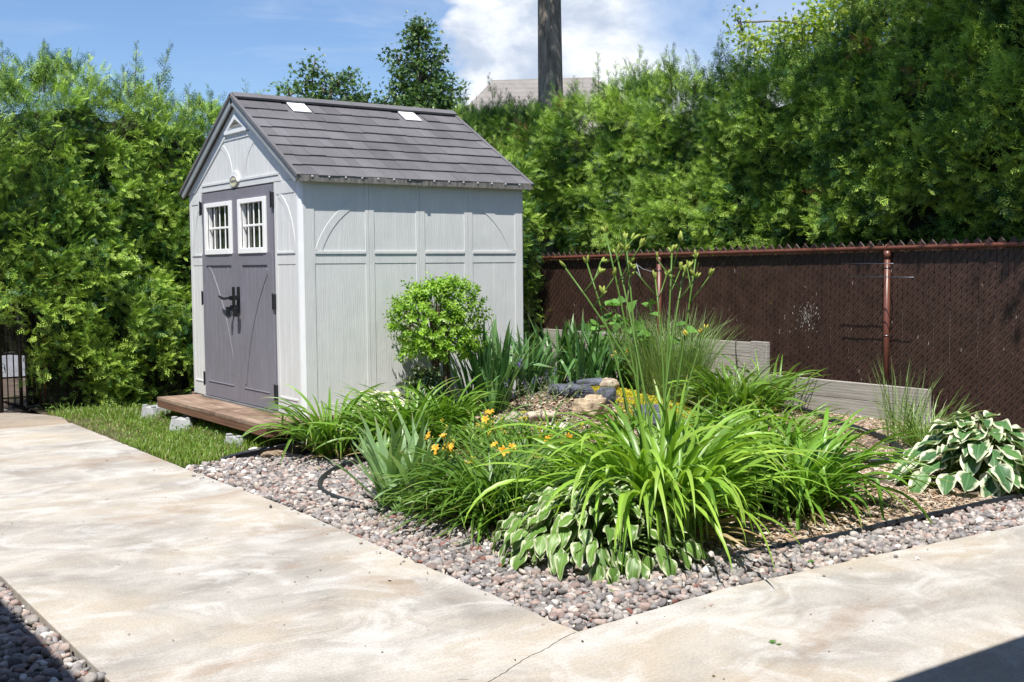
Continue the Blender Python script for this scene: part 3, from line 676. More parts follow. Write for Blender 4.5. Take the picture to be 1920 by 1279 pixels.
# ------------------------------------------------------------------ brown chain link fences with privacy slats
def fence(name, axis, a0, a1, c, zr, zbot, posts, lab, zslope=0.0, side=-1, slat_rng=None, knob=True):
    """axis 'y': runs along y at x=c, faces -x ; axis 'x': runs along x at y=c, faces -y"""
    o = empty(name, (c, a0, 0) if axis == 'y' else (a0, c, 0), lab, 'fence')
    def P(a, f, z): return (c+f, a, z) if axis == 'y' else (a, c+f, z)     # f<0 is towards the viewer
    def zt(a): return zr+zslope*(a-a0)/(a1-a0)
    r = np.random.default_rng(21)
    sp = .058; n = int((a1-a0)/sp)
    sm = MB(); V = []; 
    for i in range(n):
        a = a0+i*sp; w_ = .0545; 
        _ = r.random()
        t_ = zt(a)-.03+r.uniform(-.006, .006); f0 = .012+r.uniform(-.002, .003); q = r.uniform(.94, 1.05); cl = (q, q, q)
        x0, x1 = P(a, f0, 0), P(a+w_, f0+.005, 0)
        sm.box(min(x0[0], x1[0]), max(x0[0], x1[0]), min(x0[1], x1[1]), max(x0[1], x1[1]), zbot, t_, cl)
    sm.build('slats', M_slat, o)
    wm = MB(); per = .0865; T = []; A = []; B = []
    for i in range(n):
        a = a0+i*sp-.003
        z = zbot+.02+((i*-.0577) % per)
        while z < zt(a)+.055-.06:
            A.append(P(a, .006, z+.0577)); B.append(P(a+sp/2, -.010, z+.029)); T.append(P(a+sp, .006, z)); z += per
    A, B, T = map(np.array, (A, B, T)); k = 4
    pts = np.stack([A, A*.5+B*.5+(0 if axis == 'x' else 0), B, T], 1)
    pts[:, 1] = A+(B-A)*.35+np.array(P(0, -.008, 0))-np.array(P(0, 0, 0)); pts = np.concatenate([pts[:, :3], (T+(B-T)*.35+np.array(P(0, -.008, 0))-np.array(P(0, 0, 0)))[:, None], T[:, None]], 1)
    dirv = nrm(T-A); e1 = nrm(np.cross(dirv, np.array(P(0, 1.0, 0))-np.array(P(0, 0, 0)))); e2 = np.cross(dirv, e1); rad = .0034
    ring = np.stack([np.cos(j*PI/2)*e1+np.sin(j*PI/2)*e2 for j in range(4)], 1)*rad      # N,4,3
    V = pts[:, :, None]+ring[:, None]                                            # N,5,4,3
    N_ = len(V); base = (np.arange(N_)*20)[:, None]
    fc = np.array([(s_*4+j, s_*4+(j+1) % 4, (s_+1)*4+(j+1) % 4, (s_+1)*4+j) for s_ in range(4) for j in range(4)])
    wm.add(V.reshape(-1, 3), (fc[None]+base[:, :, None]).reshape(-1, 4))
    wm.build('wire_mesh', M_wire, o, smooth=True)
    if knob:
        kn = MB(); a = a0
        while a < a1-.12:
            z0 = zt(a); kn.prism([P(a+.012, .01, z0-.04), P(a+.106, .01, z0-.04), P(a+.106, .01, z0+.03), P(a+.062, .01, z0+.078), P(a+.012, .01, z0+.03)], np.array(P(0, .003, 0))-np.array(P(0, 0, 0)))
            kn.tube([P(a, .004, z0+.012), P(a+.058, .0, z0+.072), P(a+.066, .012, z0+.080)], .0014, 4); kn.tube([P(a+.066, .012, z0+.080), P(a+.118, .02, z0+.012)], .0014, 4); a += .118
        kn.build('slat_tips', M_slat, o)
    rl = MB(); rl.tube([P(a, -.028, zt(a)) for a in np.linspace(a0, a1, 9)], .0215, 14); rl.build('top_rail', M_post, o, smooth=True)
    for a in np.arange(a0+.2, a1, .47):
        tz = MB(); z = zt(a); tz.tube([P(a+.01*math.cos(t), -.028-.024*math.cos(t), z+.024*math.sin(t)) for t in np.linspace(0, 2*PI, 9)], .0017, 4); tz.build('tie_wire', M_wire, o)
    for pa in posts:
        z = zt(pa); pm = MB(); pm.tube([P(pa, -.032, -.05), P(pa, -.032, z-.055)], .030, 18); po = pm.build('post', M_post, o, smooth=True)
        cpm = MB(); cpm.tube([P(pa, -.032, z-.105), P(pa, -.032, z-.028)], [.034, .034], 18); cpm.tube([P(pa, -.032-.028*math.sin(t)*1.1, z-.002+.034*math.cos(t)) for t in np.linspace(0, 2*PI, 17)], .008, 6); cpm.build('post_cap', M_post, po, smooth=True)
        for zz in (z-.19, z-.86, z-1.35):
            b_ = MB(); b_.tube([P(pa+.034*math.cos(t), -.032-.034*math.sin(t), zz) for t in np.linspace(-.3, PI+.3, 12)], .0028, 5); b_.build('post_tie', M_rod, po)
    return o
fR = fence('slatted_fence', 'y', -6.6, 7.2, 5.55, 1.665, -.04, (-4.8, -1.58, 1.69, 4.95), 'long dark brown chain link fence with vertical slats, below the right hedge', zslope=-.10)
fL = fence('slatted_fence', 'x', -1.02, 5.4, 4.36, 1.45, -.04, (-1.0, 1.6, 4.4), 'dark brown slatted chain link fence mostly hidden inside the hedge left of the shed')
# white marks thrown on the slats
sp_ = MB(); r = np.random.default_rng(5)
for i in range(150):
    t = r.uniform(0, 2*PI); d = abs(r.normal())*.10; y = -.54+d*math.cos(t); z = .93+d*1.25*math.sin(t); l = r.uniform(.002, .011)
    sp_.obox((5.5605, y, z), (0, l*.22, l), (0, l*.35, -l*.1), (.0006, 0, 0))
for i in range(70):
    y = r.uniform(-4.0, 4.2); z = r.uniform(.15, 1.5); sp_.obox((5.5605, y, z), (0, .0, r.uniform(.004, .03)), (0, .0022, 0), (.0006, 0, 0))
sp_.build('paint_flecks', simple('white_fleck', (.42, .39, .35), .7), fR)['kind'] = 'stuff'
# wire rack on the post: two thin rods with hooked ends
rk = empty('rod_rack', (5.30, -1.6, 1.4), 'pair of thin grey metal rods clipped across the fence post', 'rod rack')
for (z, ya, yb) in ((1.475, -1.80, -1.20), (1.345, -2.03, -1.22)):
    m_ = MB(); m_.tube([(5.31, yb, z), (5.31, (ya+yb)/2, z+.002), (5.31, ya, z), (5.33, ya-.005, z)], .0042, 6); m_.build('rod', M_rod, rk, smooth=True)
m_ = MB(); m_.tube([(5.31, -1.80, 1.475), (5.31, -1.80, 1.43), (5.42, -1.74, 1.42), (5.49, -1.62, 1.42)], .0032, 5); m_.tube([(5.31, -1.60, 1.345), (5.48, -1.60, 1.36)], .004, 5); m_.build('clip', M_rod, rk)
tw = MB(); tw.tube([(5.47, 2.05, 1.50), (5.46, 2.0, 1.42), (5.47, 1.97, 1.33)], .004, 5); tw.tube([(5.47, 2.05, 1.49), (5.5, 1.95, 1.43), (5.51, 1.72, 1.38)], .0014, 4)
tag(tw.build('wire_tie', simple('pale_tie', (.5, .55, .6), .5)), 'short pale twist tie hanging on the fence left of the second post', 'tie')
# gate post at the far left and a chain link gate
M_gate = simple('dark_gate_paint', (.016, .011, .010), .4, 0, var=.15)
gt = empty('metal_gate', (-1.47, 4.22, 0), 'dark metal gate with thin upright bars at the far left edge beside the hedge', 'gate')
m_ = MB(); m_.tube([(-1.47, 4.22, -.05), (-1.47, 4.22, 1.55)], .034, 14); m_.build('gate_post', M_gate, gt, smooth=True)
for z in (.14, .62, 1.28):
    m_ = MB(); m_.tube([(-1.45, 4.23, z), (-1.06, 4.26, z)], .009, 8); m_.build('cross_rail', M_gate, gt, smooth=True)
for i, x_ in enumerate((-1.385, -1.32, -1.255, -1.19, -1.125, -1.06)):
    m_ = MB(); m_.tube([(x_, 4.24, .05), (x_, 4.24, 1.34)], .020 if i == 2 else .007, 8); m_.build('bar', M_gate, gt, smooth=True)
# stepped timber retaining wall in front of the fence
tmb = empty('timber_planter', (5.05, 0, 0), 'weathered grey timber planter wall stepping down towards the right, in front of the brown fence', 'planter')
def plank(y0, y1, z0, z1, x0=5.05, x1=5.10): MB().box(x0, x1, y0, y1, z0, z1).build('plank', M_grey, tmb, bevel=.004)
plank(-2.39, 3.42, -.03, .164); plank(-2.385, 3.41, .168, .330); plank(-.44, 3.42, .334, .498); plank(-.438, 3.41, .502, .655, 5.052)
MB().box(5.0, 5.048, -.50, -.27, .0, .672).build('end_post', M_greyx, tmb, bevel=.005)
V, F = grid(5.101, 5.50, -.10, 3.4, 6, 40, lambda X, Y: .60+.01*vn(np.stack([X, Y, 0*X], -1)))
tag(MB().add(V, F).build('planter_soil', M_mulch, smooth=True), kind='structure')

# ------------------------------------------------------------------ edging, pipe, ring
def catmull(pts, k=10):
    P = np.array(pts, float); P = np.vstack([2*P[0]-P[1], P, 2*P[-1]-P[-2]]); out = []
    for i in range(1, len(P)-2):
        for t in np.linspace(0, 1, k, endpoint=False):
            out.append(.5*((2*P[i])+(-P[i-1]+P[i+1])*t+(2*P[i-1]-5*P[i]+4*P[i+1]-P[i+2])*t*t+(-P[i-1]+3*P[i]-3*P[i+1]+P[i+2])*t**3))
    out.append(P[-2]); return np.array(out)
def edging(pts, lab, h0=.03, name='lawn_edging'):
    c = catmull(pts, 12); m = MB()
    m.tube(c, .0155, 8); d = np.gradient(c, axis=0); nn = nrm(np.c_[-d[:, 1], d[:, 0], 0*d[:, 0]])*.003
    lo = c.copy(); lo[:, 2] = -.06; n = len(c)
    for s_ in (1, -1):
        m.add(np.vstack([c+nn*s_, lo+nn*s_]), [(i, i+1, n+i+1, n+i) for i in range(n-1)])
    tag(m.build(name, M_edge, smooth=True), lab, 'edging')
edging([(-.76, -.09, -.004), (-.60, -.10, .028), (-.42, -.14, .052), (-.22, -.22, .078), (.02, -.31, .095), (.25, -.42, .085), (.45, -.60, .04)], 'black plastic edging strip between the small lawn and the gravel')
edging([(.20, -4.57, -.014), (.6, -4.62, .002), (1.0, -4.65, .006), (1.43, -4.66, .014), (1.9, -4.665, .012), (2.4, -4.67, .016), (3.0, -4.69, .016), (4.5, -4.72, .018)], 'long black plastic edging strip between the wood chips and the gravel along the right path')
m_ = MB(); m_.tube(catmull([(.30, -.80, -.02), (.05, -.90, .012), (-.16, -1.0, .016), (-.38, -1.2, .014), (-.55, -1.42, .012), (-.68, -1.68, .010), (-.73, -1.9, .008), (-.72, -2.08, .0), (-.62, -2.3, -.03)]), .0165, 10)
tag(m_.build('drip_pipe', M_hose, smooth=True), 'curved black pipe loop lying on the gravel beside the front iris', 'pipe')
m_ = MB(); m_.tube(catmull([(5.0, -.62, .0), (4.95, -.80, .035), (4.8, -1.2, .04), (4.5, -1.75, .03), (4.12, -2.45, .03), (3.8, -2.92, .03), (3.5, -3.22, .03), (3.30, -3.36, .03), (3.12, -3.42, .03), (2.97, -3.33, .028), (2.93, -3.18, .028), (2.95, -2.95, .028)]), .027, 12)
tag(m_.build('drain_pipe', M_hose, smooth=True), 'thick black flexible pipe bending back on itself on the wood chips', 'pipe')

# ------------------------------------------------------------------ cedar hedges
def spray_tpl(seed, n=8, secondary=True):
    """flat fan of a cedar spray, tip along +x, in the xy plane: narrow leaf quads"""
    r = np.random.default_rng(seed); V = []; F = []
    def quad(p, d, L, w_, z0, z1):
        d = np.array(d)/np.linalg.norm(d); q = np.array([-d[1], d[0]]); b = len(V); a = np.array(p)
        V.append((*a, z0)); V.append((*(a+d*L*.5+q*w_), (z0+z1)/2+.01)); V.append((*(a+d*L), z1)); V.append((*(a+d*L*.5-q*w_), (z0+z1)/2-.01)); F.append((b, b+1, b+2, b+3))
    bend = r.uniform(-.25, .25)
    quad((0, 0), (1, bend*.3), 1.0, .024, 0, -.10)
    for i in range(n):
        t = .12+.76*i/(n-1); px, py = t, bend*.3*t; s = 1 if i % 2 else -1; L = (.34*(1-t)**.8+.12)*r.uniform(.75, 1.2); a = s*math.radians(r.uniform(38, 55))
        d = (math.cos(a), math.sin(a)); quad((px, py), d, L, .021, -.1*t*t, -.1*t*t-L*.12)
        if secondary and L > .20:
            for k, ss in ((.4, 1), (.62, -1)):
                a2 = a+ss*.62; quad((px+d[0]*L*k, py+d[1]*L*k), (math.cos(a2), math.sin(a2)), L*.50, .016, -.1*t*t-L*.05, -.1*t*t-L*.15)
    return np.array(V, float), np.array(F)
TPL = [spray_tpl(s) for s in range(4)]; TPL_FAR = [spray_tpl(s, 5, False) for s in range(3)]
def cedar_col(r, n, sun=0.0):
    """leaf colours: mid green to yellow-green new growth brightened for lit tips, near-black for shaded gaps, a few brown"""
    a = np.array((.120, .235, .032)); b = np.array((.43, .60, .105)); c = np.array((.022, .070, .018))
    t = r.random(n)[:, None]; col = a*(1-t)+b*t; dk = r.random(n) < .28; col[dk] = c*r.uniform(.8, 1.5, (dk.sum(), 1))  # dark share of clusters paints the shade between lit sprays
    br = r.random(n) < .006; col[br] = (.20, .10, .04); return col
def hedge_cloud(mb, C, out, r, per, size, spread, tpl=TPL, cf=None, upb=.25):
    """C: cluster centres (n,3); out: outward directions (n,3)"""
    n = len(C); N = n*per; Cc = np.repeat(C, per, 0); O = np.repeat(out, per, 0)
    tip = nrm(O*.85+r.normal(size=(N, 3))*.55+np.array([0, 0, upb-.12])); 
    P = Cc+r.normal(size=(N, 3))*spread*.55+tip*spread*.3
    roll = nrm(r.normal(size=(N, 3))*.8+np.array([0, 0, .42])+O*.40)
    X, Y, Z = frame_from(tip, roll); s = size*r.uniform(.65, 1.3, N)
    base = np.repeat(cf if cf is not None else cedar_col(r, n), per, 0); col = base*r.uniform(.72, 1.30, (N, 1))
    k = r.integers(0, len(tpl), N)
    for i in range(len(tpl)):
        I = k == i; T, F = tpl[i]
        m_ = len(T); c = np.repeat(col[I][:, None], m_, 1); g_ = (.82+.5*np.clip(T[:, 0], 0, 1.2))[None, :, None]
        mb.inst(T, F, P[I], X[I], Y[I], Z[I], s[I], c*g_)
def hedge(name, axis, a0, a1, front, depth, zb, ztop, lab, seed, dens=74, skip=None, size=.135, sgn=-1, sprouts=26, bottom_gap=0, taper=None):
    """ztop(a) -> height; faces sgn along the cross axis"""
    r = np.random.default_rng(seed); v1 = VN(seed, 2.4, 12); v2 = VN(seed+1, 6.5, 12); mb = MB()
    root = empty(name, (front+.4, (a0+a1)/2, 0) if axis == 'y' else ((a0+a1)/2, front+.4, 0), lab, 'hedge')
    def W3(a, f, z): 
        return np.stack([f, a, z], -1) if axis == 'y' else np.stack([a, f, z], -1)
    o1 = np.array((sgn, 0, 0.)) if axis == 'y' else np.array((0, sgn, 0.))
    def bump(a, z): 
        Q = np.stack([a, z, a*0], -1); return .15*v1(Q)+.085*v2(Q)
    L = a1-a0
    # front face, two depths
    for lay, dn, dd in ((0, dens*1.05, 0.0), (1, dens*.42, .13), (2, dens*.15, .24)):
        zm = max(ztop(np.linspace(a0, a1, 60))); n = int(L*(zm-zb)*dn)
        a = r.uniform(a0, a1, n); z = r.uniform(zb, zm, n); zt_ = ztop(a); keep = z < zt_-r.random(n)**2*.25+bump(a, z)*.4
        if skip is not None: keep &= ~skip(a, z, lay, r)
        a, z, zt_ = a[keep], z[keep], zt_[keep]
        rnd = np.clip((z-(zt_-.45))/.45, 0, 1)**2*.28+np.clip((zb+.35-z)/.35, 0, 1)**2*.10
        f = front-sgn*(rnd+dd)+sgn*bump(a, z)+sgn*(r.random(len(a))**1.5*.16-.06)-sgn*.17*((z < 1.8) & (zb > 1))
        upd = np.clip((z-(zt_-.5))/.5, 0, 1)
        out = nrm(o1[None]*(1-.6*upd[:, None])+np.array([0, 0, 1.0])*upd[:, None]*.9+np.array([0, 0, .05]))
        hedge_cloud(mb, W3(a, f, z), out, r, 19 if lay < 2 else 9, size*.98, .10)
    # top surface
    n = int(L*depth*dens*1.1); a = r.uniform(a0, a1, n); f = front-sgn*r.uniform(0, depth, n); z = ztop(a)+.10*v1(np.stack([a, f, f*0], -1))-.05-r.random(n)**2*.3
    if skip is not None: k_ = ~skip(a, z, 0, r); a, f, z = a[k_], f[k_], z[k_]
    hedge_cloud(mb, W3(a, f, z), np.tile((0, 0, 1.0), (len(a), 1)), r, 8, size, .12, upb=.5)
    # ends
    for ae, s_ in ((a0, -1), (a1, 1)):
        n = int(depth*(ztop(np.array([ae]))[0]-zb)*dens*.8); f = front-sgn*r.uniform(0, depth, n); z = r.uniform(zb, ztop(np.array([ae]))[0], n); a = np.full(n, ae)+r.normal(size=n)*.06
        if skip is not None: k_ = ~skip(a, z, 0, r); a, f, z = a[k_], f[k_], z[k_]
        od = np.array((0, s_, 0.)) if axis == 'y' else np.array((s_, 0, 0.)); hedge_cloud(mb, W3(a, f, z), np.tile(od, (len(a), 1)), r, 8, size, .12)
    # leaders sprouting above the clipped top
    for i in range(sprouts):
        a = r.uniform(a0+.1, a1-.1); f = front-sgn*r.uniform(.05, depth*.75); h = r.uniform(.15, .58)*(1.3 if r.random() < .25 else 1); z0 = float(ztop(np.array([a]))[0])-.08
        lean = r.normal(size=2)*.10; k = max(4, int(h/.035)); t = np.linspace(0, 1, k)
        Pn = W3(a+lean[0]*h*t*2, f+lean[1]*h*t*2, z0+h*t); mb.tube(Pn, np.linspace(.006, .0015, k), 4, (.13, .09, .05))
        az = r.uniform(0, 2*PI, k*2); tt = np.repeat(t, 2); el = nrm(np.stack([np.cos(az), np.sin(az), .75+.8*tt], -1)); P2 = np.repeat(Pn, 2, 0)
        X, Y, Z = frame_from(el, r.normal(size=(2*k, 3))); s = (.17*(1-tt)+.06)*r.uniform(.7, 1.2, 2*k)
        T, F = TPL[i % 4]; mb.inst(T, F, P2, X, Y, Z, s, cedar_col(r, 2*k)*.9)
    mb.build('foliage', M_cedar, root)
    # stems inside
    for i, a in enumerate(np.arange(a0+.3, a1-.1, .62)):
        zt_ = float(ztop(np.array([a]))[0])
        if skip is not None and skip(np.array([a]), np.array([.3]), 9, r)[0]: continue
        p = [W3(np.array(a+r.normal()*.05*j), np.array(front-sgn*(depth*.5)+r.normal()*.05), np.array(q)) for j, q in enumerate((0, .6, 1.3, 2.2, zt_-.3))]
        m2 = MB(); m2.tube(catmull(p, 5), np.linspace(.05, .012, 21), 7)
        for q in range(26):
            z = r.uniform(.25, zt_-.35); an = r.uniform(0, 2*PI); st = np.array(p[0])*0+W3(np.array(a), np.array(front-sgn*depth*.5), np.array(z)); e = st+np.array((math.cos(an)*.42, math.sin(an)*.42, .18))
            m2.tube([st, (st+e)/2+(0, 0, .03), e], [.010, .007, .003], 4, cap=False)
        m2.build('trunk', M_twig, root, smooth=True)
    # core added for the dense interior: blocks light, dark colour paints the gap shade
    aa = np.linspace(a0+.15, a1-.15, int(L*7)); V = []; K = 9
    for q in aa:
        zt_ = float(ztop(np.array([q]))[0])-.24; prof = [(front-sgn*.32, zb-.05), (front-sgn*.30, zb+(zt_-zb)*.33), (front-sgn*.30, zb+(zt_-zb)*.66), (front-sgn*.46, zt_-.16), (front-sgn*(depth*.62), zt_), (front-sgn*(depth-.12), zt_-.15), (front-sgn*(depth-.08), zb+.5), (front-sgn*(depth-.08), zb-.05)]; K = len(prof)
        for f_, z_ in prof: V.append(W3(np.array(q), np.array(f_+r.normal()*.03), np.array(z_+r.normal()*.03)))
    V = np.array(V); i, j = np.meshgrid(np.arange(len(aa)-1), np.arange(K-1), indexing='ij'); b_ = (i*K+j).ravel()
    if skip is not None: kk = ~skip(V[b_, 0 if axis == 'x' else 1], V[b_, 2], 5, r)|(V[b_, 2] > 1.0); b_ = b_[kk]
    cm_ = MB().add(V, np.c_[b_, b_+K, b_+K+1, b_+1]); cm_.build('shade_core', M_core, root)
    # dense inner twig sprays added to stop light; colour darkened to paint gap shade
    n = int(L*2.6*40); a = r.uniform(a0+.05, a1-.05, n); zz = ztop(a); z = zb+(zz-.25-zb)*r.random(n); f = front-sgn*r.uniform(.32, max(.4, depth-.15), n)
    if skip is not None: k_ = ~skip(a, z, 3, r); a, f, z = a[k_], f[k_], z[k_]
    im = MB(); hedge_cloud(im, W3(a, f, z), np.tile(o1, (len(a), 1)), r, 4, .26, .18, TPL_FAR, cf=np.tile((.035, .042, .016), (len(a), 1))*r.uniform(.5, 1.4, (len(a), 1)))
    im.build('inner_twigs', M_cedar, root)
    return root
# left hedge (runs along x at y about 4, faces -y)
def top_left(a): return np.interp(a, [-1.9, -1.55, -1.2, -.9, -.4, .2, .9, 1.6, 2.3, 3.2, 5.5], [2.75, 3.05, 3.35, 3.50, 3.48, 3.42, 3.30, 3.22, 3.0, 2.95, 2.9])+.05*np.sin(a*9)
def skip_left(a, z, lay, r):
    k = (a < -1.13+.06*r.normal(size=len(a))) & (z < 1.02+.05*np.sin(a*30))
    gap = (a > -.12) & (a < .66) & (z < .58) & (z > .05) & (r.random(len(a)) < .72)
    return k | gap
hedge('cedar_hedge', 'x', -1.78, 5.3, 3.99, 1.0, .03, top_left, 'bright green cedar hedge left of the grey shed, over the lawn', 31, skip=skip_left, sprouts=60)
# right hedge behind the fence (runs along y at x about 5.8, faces -x)
def top_right(a): return np.interp(a, [-1.2, -.5, .3, 1.5, 2.6, 3.5, 4.2, 5.2, 7.5], [3.95, 3.78, 3.66, 3.66, 3.72, 3.66, 3.68, 3.78, 3.80])+.06*np.sin(a*7)-.50*np.exp(-((a-4.42)/.17)**2)
hedge('cedar_hedge', 'y', -.75, 7.0, 5.86, 1.1, 1.1, top_right, 'dense green cedar hedge above the brown fence, directly right of the shed roof', 47, sprouts=85, dens=78)
def top_tall(a): return np.interp(a, [-6.8, -3, -1.7, -1.0, -.5], [4.9, 4.75, 4.45, 4.10, 3.86])+.06*np.sin(a*6)
hedge('cedar_hedge', 'y', -6.6, -.60, 5.78, 1.2, 1.1, top_tall, 'tallest dark green cedar hedge section at the right edge, shaded over the brown fence', 63, sprouts=20, dens=78)

# ------------------------------------------------------------------ trees
def leaf_tpl(seed):
    r = np.random.default_rng(seed)   # five lobed leaf as a fan, gently folded
    ang = np.radians([-150, -100, -62, -40, -12, 0, 12, 40, 62, 100, 150]); rad = np.array([.35, .62, .35, .85, .45, 1.0, .45, .85, .35, .62, .35])
    V = [(0, 0, 0)]+[(rd*math.cos(a), rd*math.sin(a), -.18*abs(math.sin(a))*rd+r.uniform(-.05, .05)) for a, rd in zip(ang, rad)]
    F = [(0, i, i+1) for i in range(1, 11)]; return np.array(V, float), np.array(F)
MLEAF = [leaf_tpl(s) for s in range(3)]
def leaves(mb, P, r, size, col, down=.3, tpl=MLEAF):
    N = len(P); tip = nrm(r.normal(size=(N, 3))+np.array([0, 0, -down])); X, Y, Z = frame_from(tip, nrm(r.normal(size=(N, 3))*.7+np.array([-.3, -.2, .9])))
    s = size*r.uniform(.6, 1.25, N); k = r.integers(0, len(tpl), N)
    for i in range(len(tpl)):
        I = k == i; mb.inst(tpl[i][0], tpl[i][1], P[I], X[I], Y[I], Z[I], s[I], col[I])
def lobes_points(lobes, dens, r, shell=.55):
    out = []
    for (x, y, z, rx, ry, rz) in lobes:
        n = int(dens*rx*ry*rz*4.2); cl = max(4, n//26); d = nrm(r.normal(size=(cl, 3))); q = d*(shell+(1-shell)*r.random(cl)**.6)[:, None]
        c = np.array((x, y, z))+q*np.array((rx, ry, rz)); p = np.repeat(c, 26, 0)+r.normal(size=(cl*26, 3))*np.array((.12, .12, .09))*max(.8, min(rx, 1.4))*1.1
        out.append(p)
    return np.vstack(out)
def limb(mb, p0, p1, r0, r1, r, k=7, wob=.05):
    p0, p1 = np.array(p0, float), np.array(p1, float); t = np.linspace(0, 1, k)[:, None]; L = np.linalg.norm(p1-p0)
    P = p0+(p1-p0)*t+np.array([0, 0, 1])*np.sin(t*PI)*L*.06+r.normal(size=(k, 3))*wob*L*.3*np.sin(t*PI); mb.tube(P, np.linspace(r0, r1, k), 8)
def tree(name, base, trunk_pts, trad, lobes, dens, lsize, lab, cat='tree', seed=1, pal=((.05, .12, .025), (.13, .22, .04)), bark=None, group=None):
    r = np.random.default_rng(seed); root = empty(name, base, lab, cat, group)
    tm = MB(); c = catmull(trunk_pts, 8); rad = np.interp(np.linspace(0, 1, len(c)), np.linspace(0, 1, len(trad)), trad); tm.tube(c, rad, 16)
    for (x, y, z, rx, ry, rz) in lobes:
        zz = np.clip(z-.9*max(rx, rz), c[0, 2]+.5, c[-1, 2]); i = int(np.argmin(abs(c[:, 2]-zz))); i = min(i, len(c)-1)
        limb(tm, c[i], (x, y, z), rad[i]*.5, .012, r)
        for q in range(3):
            d = nrm(r.normal(size=3)+np.array([0, 0, .5])); limb(tm, (x, y, z-.1), np.array((x, y, z))+d*np.array((rx, ry, rz))*.8, .02, .006, r, 5)
    tm.build('trunk', bark or M_bark, root, smooth=True)
    P = lobes_points(lobes, dens, r); t = r.random((len(P), 1)); col = np.array(pal[0])*(1-t)+np.array(pal[1])*t
    cm = MB(); leaves(cm, P, r, lsize, col); cm.build('crown', M_leaf, root); return root
# maple rising out of the right hedge: only the bare trunk is in view, crown overhead
tree('maple_tree', (6.18, 4.67, 0), [(6.2, 4.69, 0), (6.19, 4.68, 1.6), (6.17, 4.67, 3.4), (6.18, 4.70, 4.6), (6.18, 4.71, 6.2), (6.2, 4.74, 8.0)], [.24, .20, .185, .175, .16, .09],
     [(4.35, 3.9, 6.4, .8, .9, .7), (4.3, 5.0, 6.5, .8, .9, .7), (6.2, 5.6, 7.2, 1.2, 1.0, .8), (5.0, 4.6, 7.3, 1.1, 1.2, .8), (6.8, 4.2, 7.8, 1.3, 1.3, 1.0), (5.6, 4.3, 8.6, 1.5, 1.5, 1.0)], 480, .075,
     'thick grey barked maple tree trunk rising through the hedge right of the shed roof', seed=8)
tree('maple_tree', (7.2, -5.8, 0), [(7.2, -5.8, 0), (7.15, -5.7, 2), (7.0, -5.5, 4.2), (6.7, -5.2, 6.0), (6.5, -4.9, 8.2)], [.26, .22, .19, .15, .07],
     [(4.85, -3.0, 5.15, .6, 1.0, .75), (4.85, -4.4, 5.1, .7, 1.1, .85), (4.9, -1.9, 5.6, .6, .9, .70), (5.0, -5.8, 5.3, .9, 1.1, 1.0), (4.95, -.95, 5.95, .6, .85, .6), (5.0, -.05, 6.15, .55, .75, .55), (5.0, .6, 6.4, .4, .5, .4), (4.7, -3.4, 6.2, .9, 1.5, .7), (5.9, -4.2, 8.0, 1.4, 1.5, 1.0), (6.6, -3.0, 7.0, 1.2, 1.2, .8)], 800, .075,
     'large maple tree overhanging the far right end of the hedge', seed=9)
# sunlit maple behind the hedge, top right
tree('maple_tree', (8.1, 1.2, 0), [(8.1, 1.2, 0), (8.1, 1.2, 2.2), (8.05, 1.15, 3.4), (8.0, 1.1, 4.4)], [.13, .11, .08, .03],
     [(7.8, 2.25, 4.35, .22, .25, .30), (7.8, 1.8, 4.30, .30, .30, .34), (7.8, 1.35, 4.45, .34, .34, .36), (7.8, .85, 4.50, .36, .40, .38), (7.9, .35, 4.55, .40, .45, .38), (8.0, -.2, 4.6, .42, .45, .38), (8.2, -.8, 4.7, .45, .5, .40), (8.3, .3, 5.2, .7, .8, .4), (8.6, -.6, 5.4, .8, .8, .5), (7.7, 2.4, 4.75, .12, .14, .22)], 4600, .052,
     'sunlit yellow green maple tree showing over the tall right hedge', seed=10, pal=((.15, .27, .03), (.38, .46, .06)))
def far_tree(name, base, ht, lobes, lab, seed, pal=((.04, .10, .035), (.12, .20, .05)), dens=3300, ls=.066):
    x, y = base
    return tree(name, (x, y, 0), [(x, y, 0), (x+.03, y, ht*.35), (x-.02, y+.03, ht*.7), (x, y, ht*.96)], [.14, .11, .07, .015], lobes, dens, ls, lab, seed=seed, pal=pal)
def L(px, py, d, rw, rh, jitter=0):
    """lobe given by lateral offset px (m, along the picture plane), height py (m)"""
    return (d[0]+.8138*px, d[1]-.581*px, py, rw, rw, rh)
B1 = (6.28, 8.5)
far_tree('young_maple', B1, 5.6, [L(-.02, 5.62, B1, .12, .26), L(-.13, 5.58, B1, .11, .20), L(.13, 5.52, B1, .10, .24), L(-.02, 5.30, B1, .24, .26), L(.10, 5.08, B1, .25, .25), L(-.14, 4.96, B1, .20, .26),
    L(-.36, 5.02, B1, .14, .26), L(.26, 5.05, B1, .14, .20), L(0, 4.74, B1, .38, .27), L(.22, 4.66, B1, .28, .24), L(-.28, 4.66, B1, .20, .2), L(.0, 4.36, B1, .46, .28), L(-.40, 4.36, B1, .26, .26), L(.40, 4.28, B1, .22, .22), L(.56, 4.50, B1, .10, .26),
    L(-.62, 4.28, B1, .22, .2), L(-.05, 3.98, B1, .6, .3), L(.40, 4.0, B1, .35, .3), L(-.6, 3.9, B1, .4, .3), L(0, 3.4, B1, .7, .5)], 'upright dark green young maple tree directly behind the shed ridge', 15)
B2 = (5.05, 9.4)
